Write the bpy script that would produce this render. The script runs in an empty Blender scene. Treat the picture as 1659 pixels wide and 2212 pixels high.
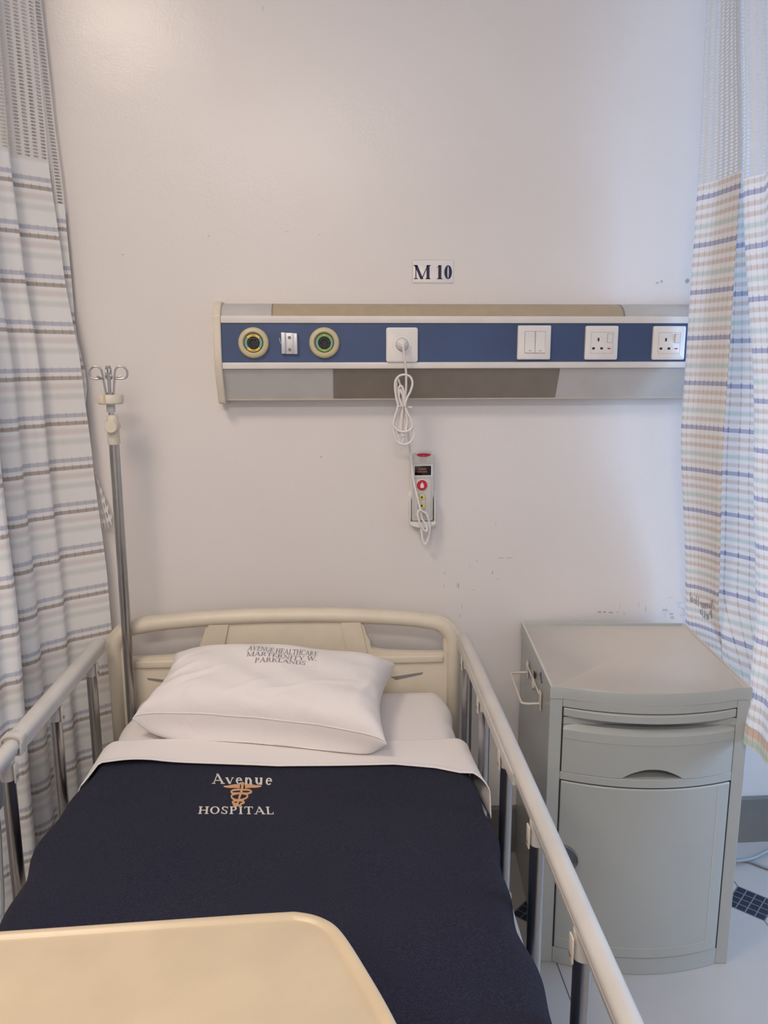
import bpy, bmesh, math, random
from math import sin, cos, pi, radians as R
from mathutils import Vector, Matrix
random.seed(4)
SC = bpy.context.scene
COL = SC.collection

# ------------------------------------------------------------------ camera
F, PITCH, YAW, ROLL, CD, CH = 1717.68, 0.1898, 0.0637, -0.0020, 2.1726, 1.4795
fw = Vector((sin(YAW)*cos(PITCH), cos(YAW)*cos(PITCH), -sin(PITCH)))
rt = Vector((cos(YAW), -sin(YAW), 0)); up = rt.cross(fw)
rt2 = rt*cos(ROLL)+up*sin(ROLL); up2 = -rt*sin(ROLL)+up*cos(ROLL)
O = Vector((0, -CD, CH))
cam = bpy.data.cameras.new('camera'); camo = bpy.data.objects.new('camera', cam); COL.objects.link(camo)
cam.sensor_fit = 'HORIZONTAL'; cam.sensor_width = 36; cam.lens = F/1659*36; cam.clip_start = .02
m = Matrix((rt2, up2, -fw)).transposed().to_4x4(); m.translation = O; camo.matrix_world = m
SC.camera = camo

def at(x, y, Y):            # photo pixel -> point of the plane y = Y
    d = fw + rt2*(x-829.5)/F - up2*(y-1106)/F
    return O + d*((Y-O.y)/d.y)
def atz(x, y, Z):           # photo pixel -> point at height Z
    d = fw + rt2*(x-829.5)/F - up2*(y-1106)/F
    return O + d*((Z-O.z)/d.z)

# ------------------------------------------------------------------ view, world, lights
SC.view_settings.view_transform = 'Standard'; SC.view_settings.look = 'None'
SC.view_settings.exposure = 0.08; SC.view_settings.gamma = 1; SC.view_settings.use_curve_mapping = False
W = bpy.data.worlds.new('world'); SC.world = W; W.use_nodes = True
W.node_tree.nodes['Background'].inputs[0].default_value = (.42, .62, 1, 1)
W.node_tree.nodes['Background'].inputs[1].default_value = 2.0

def area(name, loc, target, sx, sy, power, col, spread=180):
    l = bpy.data.lights.new(name, 'AREA'); l.shape = 'RECTANGLE'; l.size = sx; l.size_y = sy
    l.energy = power; l.color = col; l.spread = R(spread)
    o = bpy.data.objects.new(name, l); COL.objects.link(o); o.location = loc
    o.rotation_euler = (Vector(target)-Vector(loc)).to_track_quat('-Z', 'Y').to_euler()
    return o
CEIL = 2.95
area('ceiling_light_warm', (-.95, -1.60, CEIL-.045), (-.95, -1.60, 0), .56, .56, 21, (1, .82, .66))
area('fill_light_far', (-.3, -3.6, CEIL-.045), (-.3, -3.6, 0), 1.16, .56, 43, (1, .92, .865))  # added frontal fill, unseen behind the camera
area('window_daylight', (2.66, -.90, 1.40), (0, -.90, 1.2), 1.4, .9, 38, (.40, .64, 1))

# ------------------------------------------------------------------ materials
class NT:
    def __init__(s, name):
        s.m = bpy.data.materials.new(name); s.m.use_nodes = True; s.t = s.m.node_tree
        s.b = s.t.nodes['Principled BSDF']; s.out = s.t.nodes['Material Output']
    def n(s, typ, **k):
        x = s.t.nodes.new(typ)
        for a, b in k.items(): setattr(x, a, b)
        return x
    def link(s, a, b): s.t.links.new(a, b)
    def math(s, op, a, b=None, c=None):
        x = s.n('ShaderNodeMath', operation=op)
        for i, v in enumerate((a, b, c)):
            if v is None: continue
            if hasattr(v, 'node'): s.link(v, x.inputs[i])
            else: x.inputs[i].default_value = v
        return x.outputs[0]
    def mix(s, f, a, b):
        x = s.n('ShaderNodeMix', data_type='RGBA')
        for i, v in ((0, f), (6, a), (7, b)):
            if hasattr(v, 'node'): s.link(v, x.inputs[i])
            elif i == 0: x.inputs[0].default_value = v
            else: x.inputs[i].default_value = (*v, 1)
        return x.outputs[2]
    def ss(s, v, a, b):     # smooth 0..1 ramp between a and b
        x = s.n('ShaderNodeMapRange', interpolation_type='SMOOTHSTEP')
        s.link(v, x.inputs[0]); x.inputs[1].default_value = a; x.inputs[2].default_value = b
        return x.outputs[0]
    def band(s, p, c, w, soft):
        return s.math('SUBTRACT', 1, s.ss(s.math('ABSOLUTE', s.math('SUBTRACT', p, c)), w-soft, w+soft))
    def noise(s, scale, detail=2, coord=None):
        x = s.n('ShaderNodeTexNoise'); x.inputs['Scale'].default_value = scale; x.inputs['Detail'].default_value = detail
        if coord is None:
            tc = s.n('ShaderNodeTexCoord'); coord = tc.outputs['Object']
        s.link(coord, x.inputs['Vector']); return x.outputs[0]
    def bump(s, h, strength, dist=.001):
        x = s.n('ShaderNodeBump'); x.inputs['Strength'].default_value = strength; x.inputs['Distance'].default_value = dist
        s.link(h, x.inputs['Height']); s.link(x.outputs[0], s.b.inputs['Normal']); return x

def srgb(r, g, b):
    f = lambda c: (c/255/12.92) if c <= 10 else ((c/255+.055)/1.055)**2.4
    return (f(r), f(g), f(b))
def mat(name, col, rough=.5, metal=0, spec=.5, nscale=0, namt=.04, bump=0, bscale=200, bdist=.0005, coat=0, sheen=0):
    t = NT(name); b = t.b
    b.inputs['Roughness'].default_value = rough; b.inputs['Metallic'].default_value = metal
    b.inputs['Specular IOR Level'].default_value = spec; b.inputs['Coat Weight'].default_value = coat
    b.inputs['Sheen Weight'].default_value = sheen
    b.inputs['Base Color'].default_value = (*col, 1)
    if nscale or namt:
        v = t.noise(nscale or 12, 3)
        t.link(t.mix(t.ss(v, .3, .7), tuple(c*(1-namt) for c in col), tuple(min(1, c*(1+namt)) for c in col)), b.inputs['Base Color'])
    if bump: t.bump(t.noise(bscale, 3), bump, bdist)
    return t.m

M = {}
M['cream'] = mat('cream_abs_plastic', (.70, .63, .51), .42, bump=.08, bscale=600)
M['railcream'] = mat('rail_plastic', (.60, .575, .54), .36)
M['beigesocket'] = mat('post_socket_plastic', (.66, .60, .52), .45)
M['steel'] = mat('brushed_steel', (.42, .41, .40), .28, metal=1, nscale=30)
M['chrome'] = mat('chrome', (.52, .52, .54), .18, metal=1)
M['alu'] = mat('anodised_aluminium', (.62, .63, .66), .4, metal=.5)
M['dark'] = mat('dark_gap', (.02, .02, .02), .6)
M['black'] = mat('black_plastic', (.012, .012, .013), .35)
M['white'] = mat('white_plastic', (.80, .78, .76), .35)
M['whitecord'] = mat('white_cord_plastic', (.82, .78, .76), .4)
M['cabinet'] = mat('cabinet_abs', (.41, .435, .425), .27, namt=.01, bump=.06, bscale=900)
M['cablit'] = mat('cabinet_lit_abs', (.68, .62, .54), .24, namt=.008, bump=.06, bscale=900)  # cabinet plastic again, lighter and warmer to paint in light on its top
M['consolegrey'] = mat('console_grey_panel', (.52, .51, .50), .5)
M['consolewhite'] = mat('console_white_rail', (.74, .71, .68), .4)
M['endcap'] = mat('console_end_cap', (.72, .66, .55), .4)
M['blue'] = mat('blue_console_strip', srgb(62, 82, 122), .42, nscale=5, namt=.08)
M['navyink'] = mat('navy_ink', (.008, .012, .07), .3)
M['ringcream'] = mat('outlet_cream_ring', (.60, .53, .33), .35)
M['yellow'] = mat('yellow_ring', (.85, .60, .10), .4)
M['green'] = mat('green_ring', (.25, .45, .08), .4)
M['teal'] = mat('teal_ring', (.18, .40, .34), .4)
M['red'] = mat('red_plastic', (.50, .015, .04), .35)
M['yellowbtn'] = mat('yellow_button', (.72, .58, .14), .4)
M['greyline'] = mat('grey_line', (.24, .235, .23), .5)
M['handset'] = mat('handset_grey', (.60, .60, .58), .4)
M['screen'] = mat('screen_black', (.008, .008, .014), .12)
t = NT('orange_display'); t.b.inputs['Base Color'].default_value = (.25, .06, .02, 1)
t.b.inputs['Emission Color'].default_value = (1, .30, .12, 1); t.b.inputs['Emission Strength'].default_value = .35; M['digits'] = t.m
M['table'] = mat('overbed_table_laminate', (.58, .47, .32), .36, bump=.05, bscale=500)
M['greyblue'] = mat('pendant_greyblue', (.34, .40, .46), .45)
M['cable'] = mat('grey_cable', (.30, .34, .37), .5)
M['ink'] = mat('faded_grey_ink', (.24, .22, .24), .8)
M['threadwhite'] = mat('white_embroidery', (.62, .60, .55), .8, bump=.5, bscale=1500)
M['threadorange'] = mat('peach_embroidery', (.60, .33, .17), .75, bump=.5, bscale=1500)
M['signwhite'] = mat('sign_plate', (.82, .79, .78), .25)
M['baseboard'] = mat('baseboard_tile', (.19, .185, .175), .35)
M['tape'] = mat('purple_tape', (.10, .07, .16), .5)

# linen
def linen(name, col, wr=.35, wscale=9, rough=.85):
    t = NT(name); b = t.b
    b.inputs['Roughness'].default_value = rough; b.inputs['Specular IOR Level'].default_value = .2
    b.inputs['Sheen Weight'].default_value = .15
    tc = t.n('ShaderNodeTexCoord')
    v = t.noise(5, 3, tc.outputs['Object'])
    t.link(t.mix(v, tuple(c*.97 for c in col), tuple(min(1, c*1.02) for c in col)), b.inputs['Base Color'])
    w = t.n('ShaderNodeTexNoise'); w.inputs['Scale'].default_value = wscale; w.inputs['Detail'].default_value = 4; w.inputs['Distortion'].default_value = 1.2
    t.link(tc.outputs['Object'], w.inputs['Vector'])
    wv = t.noise(900, 2, tc.outputs['Object'])
    t.bump(t.math('ADD', w.outputs[0], t.math('MULTIPLY', wv, .03)), wr, .012)
    return t.m
M['sheet'] = linen('white_sheet', (.80, .755, .735), .12, 5)
M['pillow'] = linen('white_pillowcase', (.80, .76, .745), .30, 9)
# navy fleece
t = NT('navy_fleece'); t.b.inputs['Roughness'].default_value = 1; t.b.inputs['Specular IOR Level'].default_value = .05
t.b.inputs['Sheen Weight'].default_value = .03; t.b.inputs['Sheen Roughness'].default_value = .6
v1 = t.noise(3, 3); v2 = t.noise(420, 2)
c1 = t.mix(t.ss(v1, .3, .7), (.020, .020, .036), (.025, .025, .040))
c2 = t.mix(t.ss(v2, .35, .75), (.013, .014, .028), (.045, .047, .070))
t.link(t.mix(.45, c1, c2), t.b.inputs['Base Color']); t.bump(v2, .6, .002); M['navy'] = t.m
t = NT('mattress_cover'); t.b.inputs['Base Color'].default_value = (.05, .10, .2, 1); M['mattress'] = t.m

# wall paint with small scuffs
def wallmat():
    t = NT('wall_paint'); b = t.b
    tc = t.n('ShaderNodeTexCoord'); P = tc.outputs['Object']
    base = t.mix(t.ss(t.noise(1.6, 4, P), .3, .7), (.755, .725, .71), (.78, .75, .735))
    sp = t.n('ShaderNodeSeparateXYZ'); t.link(P, sp.inputs[0]); X, Y, Z = sp.outputs
    wob = t.math('MULTIPLY', t.math('SUBTRACT', t.noise(160, 3, P), .5), 1.6)
    tot = None
    spots = [((694, 987), 1.3, 1.8, 1), ((1420, 611), 4, 2.2, .6), ((1429, 608), 3, 3, .7), ((1485, 607), 5, 5, .9), ((1064, 1237), 1.4, 4, .8), ((961, 1238), 1, 5, .5),
             ((990, 1265), 1.6, 7, .7), ((986, 1264), .8, 6, .5), ((959, 1266), .8, 6, .5), ((1295, 1322), 5, 2, .8), ((1306, 1322), 3, 2.2, .9),
             ((1319, 1323), 6, 1.8, .8), ((1334, 1322), 2, 1.6, .6), ((1083, 1205), 8, 1.6, .35), ((1100, 1205), 7, 1.6, .35), ((1348, 1325), 2, 2, .4),
             ((1030, 1212), 1.2, 1.4, .7), ((1015, 1223), 1.6, 1.2, .6), ((1023, 1274), 1.4, 1.2, .6), ((998, 1310), 1.2, 5, .4), ((993, 1330), 1, 6, .5), ((1075, 1251), 8, .9, .3), ((451, 510), 2.2, 1.6, .5),
             ((265, 550), 2.4, 1.6, .5), ((690, 507), 2, 1.4, .4), ((1071, 1131), 1, 4, .3), ((568, 18), 1.2, 5, .4), ((620, 500), 5, 1.4, .25), ((1340, 1308), 1, 6, .3), ((1380, 1306), 1.3, 9, .3), ((1395, 1316), 2, 8, .3),
             ((1437, 1318), 7, 3, .55), ((1450, 1326), 6, 3, .5), ((1452, 1334), 5, 4, .5)]
    for (px, py), rx, rz, k in spots:
        p = at(px, py, 0); g = 1/790.
        dx = t.math('MULTIPLY', t.math('SUBTRACT', X, p.x), 1/(rx*g)); dz = t.math('MULTIPLY', t.math('SUBTRACT', Z, p.z), 1/(rz*g))
        d = t.math('ADD', t.math('MULTIPLY', dx, dx), t.math('MULTIPLY', dz, dz))
        f = t.math('MULTIPLY', t.math('SUBTRACT', 1, t.ss(t.math('ADD', d, wob), .4, 1.5)), k*.6)
        tot = f if tot is None else t.math('MAXIMUM', tot, f)
    # peeling patches low beside the curtain
    pe = t.ss(t.noise(38, 4, P), .56, .60)
    reg = t.math('MULTIPLY', t.ss(X, .93, .99), t.math('MULTIPLY', t.ss(Z, .70, .72), t.math('SUBTRACT', 1, t.ss(Z, .76, .84))))
    edge = t.math('MULTIPLY', t.math('MULTIPLY', pe, t.math('SUBTRACT', 1, t.ss(t.noise(38, 4, P), .60, .63))), reg)
    base = t.mix(t.math('MULTIPLY', t.ss(t.noise(38, 4, P), .60, .63), t.math('MULTIPLY', reg, .35)), base, (.80, .82, .85))
    tot = t.math('MAXIMUM', tot, t.math('MULTIPLY', edge, .3))
    t.link(t.mix(tot, base, (.10, .09, .09)), b.inputs['Base Color'])
    b.inputs['Roughness'].default_value = .27; b.inputs['Specular IOR Level'].default_value = .4
    t.bump(t.math('ADD', t.noise(9, 3, P), t.math('MULTIPLY', t.noise(140, 3, P), .35)), .25, .003)
    return t.m
M['wall'] = wallmat()
M['wallplain'] = mat('side_wall_paint', (.74, .69, .66), .5)
M['ceiling'] = mat('ceiling_paint', (.80, .78, .76), .8)

# floor: big clipped square tiles, navy mosaic lozenges where the corners meet
def floormat():
    t = NT('floor_tiles'); b = t.b
    tc = t.n('ShaderNodeTexCoord'); sp = t.n('ShaderNodeSeparateXYZ'); t.link(tc.outputs['Object'], sp.inputs[0]); X, Y, Z = sp.outputs
    S = .597
    u = t.math('SUBTRACT', t.math('FRACT', t.math('ADD', t.math('MULTIPLY', t.math('SUBTRACT', X, .538), 1/S), 100.5)), .5)
    v = t.math('SUBTRACT', t.math('FRACT', t.math('ADD', t.math('MULTIPLY', t.math('ADD', Y, .285), 1/S), 100.5)), .5)
    au = t.math('ABSOLUTE', u); av = t.math('ABSOLUTE', v)
    l1 = t.math('ADD', au, av); h = .071/S
    inside = t.math('LESS_THAN', l1, h)
    grout = t.math('LESS_THAN', t.math('MINIMUM', au, av), .0016/S)
    rim = t.math('MULTIPLY', t.math('LESS_THAN', l1, h+.0025/S), 1)
    a = t.math('MULTIPLY', t.math('ADD', t.math('ADD', u, v), h), 4/(2*h)); c = t.math('MULTIPLY', t.math('ADD', t.math('SUBTRACT', u, v), h), 4/(2*h))
    fa = t.math('ABSOLUTE', t.math('SUBTRACT', t.math('FRACT', a), .5)); fc = t.math('ABSOLUTE', t.math('SUBTRACT', t.math('FRACT', c), .5))
    cell = t.math('LESS_THAN', t.math('MAXIMUM', fa, fc), .44)
    base = t.mix(t.ss(t.noise(3, 4), .3, .7), (.44, .41, .385), (.47, .44, .415))
    col = t.mix(grout, base, (.10, .10, .11))
    col = t.mix(rim, col, (.10, .11, .11))
    ins = t.mix(cell, (.16, .17, .17), (.006, .010, .035))
    col = t.mix(inside, col, ins)
    t.link(col, b.inputs['Base Color']); b.inputs['Roughness'].default_value = .28; b.inputs['Specular IOR Level'].default_value = .4
    return t.m
M['floor'] = floormat()

# curtain cloth; uv.x = metres along the cloth, uv.y = height
def curtain_mat(name, z0, per, bands, ticks, base, mesh_z, trans, tickper=.021):
    t = NT(name); b = t.b
    uvn = t.n('ShaderNodeUVMap'); sp = t.n('ShaderNodeSeparateXYZ'); t.link(uvn.outputs[0], sp.inputs[0]); U, V = sp.outputs[0], sp.outputs[1]
    p = t.math('FRACT', t.math('ADD', t.math('MULTIPLY', t.math('SUBTRACT', z0, V), 1/per), 50.25))   # first stripe centre at .25
    tk = t.math('ABSOLUTE', t.math('SUBTRACT', t.math('FRACT', t.math('MULTIPLY', U, 1/tickper)), .5))
    tick = t.math('SUBTRACT', 1, t.ss(tk, .03, .09))
    col = base
    for c, w, soft, cc, k, tkk in bands:
        f = t.band(p, c+.25 if c+.25 < 1 else c-.75, w, soft)
        col = t.mix(t.math('MULTIPLY', f, k), col, cc)
        if tkk:
            f2 = t.band(p, (c+.25 if c+.25 < 1 else c-.75)-.012, w*1.35, soft)
            col = t.mix(t.math('MULTIPLY', t.math('MULTIPLY', f2, tick), tkk), col, tuple(q*.35 for q in cc))
    if ticks: col = t.mix(t.math('MULTIPLY', tick, ticks), col, (.45, .36, .28))
    weave = t.n('ShaderNodeTexNoise'); weave.inputs['Scale'].default_value = 700; t.link(uvn.outputs[0], weave.inputs['Vector'])
    isnet = t.math('GREATER_THAN', V, mesh_z)
    col = t.mix(isnet, col, (.78, .76, .74))
    t.link(col, b.inputs['Base Color']); b.inputs['Roughness'].default_value = .85; b.inputs['Specular IOR Level'].default_value = .15
    t.bump(weave.outputs[0], .2, .0006)
    tr = t.n('ShaderNodeBsdfTranslucent'); t.link(col, tr.inputs[0])
    mx = t.n('ShaderNodeMixShader'); mx.inputs[0].default_value = trans
    t.link(b.outputs[0], mx.inputs[1]); t.link(tr.outputs[0], mx.inputs[2])
    # holes of the open net heading
    hu = t.math('ABSOLUTE', t.math('SUBTRACT', t.math('FRACT', t.math('MULTIPLY', U, 1/.021)), .5))
    hv = t.math('ABSOLUTE', t.math('SUBTRACT', t.math('FRACT', t.math('MULTIPLY', t.math('SUBTRACT', V, mesh_z), 1/.0078)), .5))
    e = t.math('ADD', t.math('POWER', t.math('MULTIPLY', hu, 1/.31), 3), t.math('POWER', t.math('MULTIPLY', hv, 1/.33), 3))
    hole = t.math('MULTIPLY', t.math('LESS_THAN', e, 1), isnet)
    tp = t.n('ShaderNodeBsdfTransparent'); m2 = t.n('ShaderNodeMixShader')
    t.link(hole, m2.inputs[0]); t.link(mx.outputs[0], m2.inputs[1]); t.link(tp.outputs[0], m2.inputs[2])
    t.link(m2.outputs[0], t.out.inputs[0])
    return t.m
B1 = [(0, .045, .014, (.52, .54, .62), .85, .22), (.175, .042, .012, (.42, .35, .31), .85, .35), (.36, .06, .04, (.72, .64, .60), .55, 0), (.58, .06, .04, (.66, .69, .65), .55, 0)]
M['curtain_l'] = curtain_mat('left_curtain_cloth', 1.91, .114, B1, 0, (.89, .885, .88), 1.958, .08)
M['curtain_l2'] = curtain_mat('rear_curtain_cloth', 1.822, .114, B1, 0, (.89, .885, .88), 1.862, .08)
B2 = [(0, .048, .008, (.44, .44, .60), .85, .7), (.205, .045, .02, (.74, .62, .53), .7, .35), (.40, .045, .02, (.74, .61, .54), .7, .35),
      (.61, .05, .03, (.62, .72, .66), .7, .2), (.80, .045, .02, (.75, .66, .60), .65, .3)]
M['curtain_r'] = curtain_mat('right_curtain_backlit_cloth', 1.868, .1125, B2, .16, (.95, .93, .92), 1.900, .26, .0165)  # stripes more orange and base brighter, painting in the backlight
B3 = [(.1, .2, .05, (.75, .50, .34), .9, .4), (.55, .12, .05, (.56, .60, .42), .8, .3)]
M['hem'] = curtain_mat('right_curtain_hem_cloth', .645, .06, B3, .1, (.76, .66, .52), 9, .3, .0165)  # warm tone painted in for light coming through the doubled cloth

# diffuser plastic of the console lamps
def diffuser(name, tint, body, k):
    t = NT(name); b = t.b
    b.inputs['Base Color'].default_value = (*body, 1); b.inputs['Roughness'].default_value = .25
    v = t.noise(25, 4); t.link(t.mix(t.ss(v, .3, .7), tuple(c*.93 for c in body), body), b.inputs['Base Color'])
    tp = t.n('ShaderNodeBsdfTransparent'); tp.inputs[0].default_value = (*tint, 1)
    mx = t.n('ShaderNodeMixShader'); mx.inputs[0].default_value = k+.12
    t.link(b.outputs[0], mx.inputs[1]); t.link(tp.outputs[0], mx.inputs[2]); t.link(mx.outputs[0], t.out.inputs[0])
    return t.m
M['diff_up'] = diffuser('aged_amber_diffuser', (.75, .66, .52), (.66, .55, .40), .22)
M['diff_lo'] = diffuser('smoky_diffuser', (.62, .56, .50), (.36, .32, .275), .22)
M['lampinner'] = mat('lamp_cavity', (.50, .44, .36), .6)
M['tube'] = mat('fluorescent_tube', (.9, .86, .75), .3)
t = NT('glass'); t.b.inputs['Base Color'].default_value = (.9, .95, 1, 1); t.b.inputs['Transmission Weight'].default_value = 1; t.b.inputs['Roughness'].default_value = .05; t.b.inputs['IOR'].default_value = 1.45; M['glass'] = t.m
t = NT('light_panel'); t.b.inputs['Emission Color'].default_value = (1, .85, .7, 1); t.b.inputs['Emission Strength'].default_value = 4; M['panel'] = t.m

# ------------------------------------------------------------------ mesh helpers
class MB:
    def __init__(s): s.v = []; s.f = []; s.uv = None
    def add(s, vs, fs):
        n = len(s.v); s.v += [tuple(v) for v in vs]; s.f += [tuple(i+n for i in f) for f in fs]; return s
    def box(s, x0, x1, y0, y1, z0, z1, bev=0, seg=2):
        bm = bmesh.new(); bmesh.ops.create_cube(bm, size=1)
        for v in bm.verts: v.co = Vector(((x0+x1)/2+v.co.x*abs(x1-x0), (y0+y1)/2+v.co.y*abs(y1-y0), (z0+z1)/2+v.co.z*abs(z1-z0)))
        if bev: bmesh.ops.bevel(bm, geom=bm.edges[:], offset=bev, segments=seg, profile=.5, affect='EDGES', clamp_overlap=True)
        bm.verts.index_update(); s.add([v.co for v in bm.verts], [[v.index for v in f.verts] for f in bm.faces]); bm.free(); return s
    def tube(s, pts, r, n=12, closed=False, caps=True):
        pts = [Vector(p) for p in pts]; N = len(pts)
        rr = r if isinstance(r, (list, tuple)) else [r]*N
        prev = None; rings = []
        for i, p in enumerate(pts):
            a = pts[(i-1) % N] if (closed or i) else p; b = pts[(i+1) % N] if (closed or i < N-1) else p
            tg = (b-a).normalized()
            if prev is None:
                h = Vector((0, 0, 1)) if abs(tg.z) < .9 else Vector((1, 0, 0)); nx = tg.cross(h).normalized()
            else: nx = (prev-tg*prev.dot(tg)).normalized()
            prev = nx; ny = tg.cross(nx)
            rings.append([p+(nx*cos(2*pi*k/n)+ny*sin(2*pi*k/n))*rr[i] for k in range(n)])
        vs = [v for r_ in rings for v in r_]; fs = []
        for i in range(N if closed else N-1):
            j = (i+1) % N
            for k in range(n): fs.append((i*n+k, i*n+(k+1) % n, j*n+(k+1) % n, j*n+k))
        if not closed and caps: fs += [tuple(range(n))[::-1], tuple((N-1)*n+k for k in range(n))]
        return s.add(vs, fs)
    def prism(s, outline, axis, a, b):      # extrude a closed 2-D outline along an axis
        n = len(outline)
        def P(p, t):
            return {'x': (t, p[0], p[1]), 'y': (p[0], t, p[1]), 'z': (p[0], p[1], t)}[axis]
        vs = [P(p, a) for p in outline]+[P(p, b) for p in outline]
        return s.add(vs, [tuple(range(n))[::-1], tuple(range(n, 2*n))]+[(i, (i+1) % n, (i+1) % n+n, i+n) for i in range(n)])
    def lathe(s, prof, c, axis='y', n=40):  # prof: (radius, offset along axis)
        vs = []
        for r, h in prof:
            for k in range(n):
                a = 2*pi*k/n
                if axis == 'y': vs.append((c[0]+r*cos(a), c[1]+h, c[2]+r*sin(a)))
                elif axis == 'z': vs.append((c[0]+r*cos(a), c[1]+r*sin(a), c[2]+h))
                else: vs.append((c[0]+h, c[1]+r*cos(a), c[2]+r*sin(a)))
        fs = [(i*n+k, i*n+(k+1) % n, (i+1)*n+(k+1) % n, (i+1)*n+k) for i in range(len(prof)-1) for k in range(n)]
        fs += [tuple(range(n))[::-1], tuple((len(prof)-1)*n+k for k in range(n))]
        return s.add(vs, fs)
    def grid(s, fn, nu, nv, uvf=None):
        vs = [fn(i/nu, j/nv) for j in range(nv+1) for i in range(nu+1)]
        fs = [(j*(nu+1)+i, j*(nu+1)+i+1, (j+1)*(nu+1)+i+1, (j+1)*(nu+1)+i) for j in range(nv) for i in range(nu)]
        if uvf: s.uv = (s.uv or [])+[uvf(i/nu, j/nv) for j in range(nv+1) for i in range(nu+1)]
        return s.add(vs, fs)
    def build(s, name, mt, parent=None, smooth=True, thick=0, offset=0, sub=0, angle=40):
        me = bpy.data.meshes.new(name); me.from_pydata(s.v, [], s.f)
        bm = bmesh.new(); bm.from_mesh(me); bmesh.ops.recalc_face_normals(bm, faces=bm.faces[:])
        if s.uv:
            L = bm.loops.layers.uv.new('UVMap')
            for f in bm.faces:
                for l in f.loops: l[L].uv = s.uv[l.vert.index]
        bm.to_mesh(me); bm.free()
        me.materials.append(M[mt]); o = bpy.data.objects.new(name, me); COL.objects.link(o)
        if parent: o.parent = parent
        if smooth:
            for p in me.polygons: p.use_smooth = True
            try: me.set_sharp_from_angle(angle=R(angle))
            except Exception: pass
        if thick:
            md = o.modifiers.new('solid', 'SOLIDIFY'); md.thickness = thick; md.offset = offset
        if sub:
            md = o.modifiers.new('sub', 'SUBSURF'); md.levels = sub; md.render_levels = sub
        return o
def thing(name, label, cat, loc=(0, 0, 0), rz=0, group=None):
    o = bpy.data.objects.new(name, None); COL.objects.link(o); o.location = loc; o.rotation_euler = (0, 0, rz)
    o.empty_display_size = .05
    return tag(o, label, cat, group)
def tag(o, label, cat, group=None):
    o['label'] = label; o['category'] = cat
    if group: o['group'] = group
    return o
def struct(o): o['kind'] = 'structure'; return o
def rrect(x0, x1, y0, y1, r, n=6):
    out = []
    for cx, cy, a0 in ((x1-r, y1-r, 0), (x0+r, y1-r, 90), (x0+r, y0+r, 180), (x1-r, y0+r, 270)):
        for k in range(n+1):
            a = R(a0+90*k/n); out.append((cx+r*cos(a), cy+r*sin(a)))
    return out
def spline(pts, per=8, closed=False):       # Catmull-Rom through points of any dimension
    P = [Vector(p) for p in pts]; N = len(P); out = []
    for i in range(N if closed else N-1):
        g = (lambda k: P[k % N]) if closed else (lambda k: P[max(0, min(N-1, k))])
        a, b, c, d = g(i-1), g(i), g(i+1), g(i+2)
        for k in range(per):
            t = k/per
            out.append(.5*((2*b)+(c-a)*t+(2*a-5*b+4*c-d)*t*t+(3*b-a-3*c+d)*t**3))
    if not closed: out.append(P[-1])
    return out
def interp(x, tab):
    if x <= tab[0][0]: return tab[0][1]
    for (a, p), (b, q) in zip(tab, tab[1:]):
        if x <= b: return p+(q-p)*(x-a)/(b-a)
    return tab[-1][1]

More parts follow.
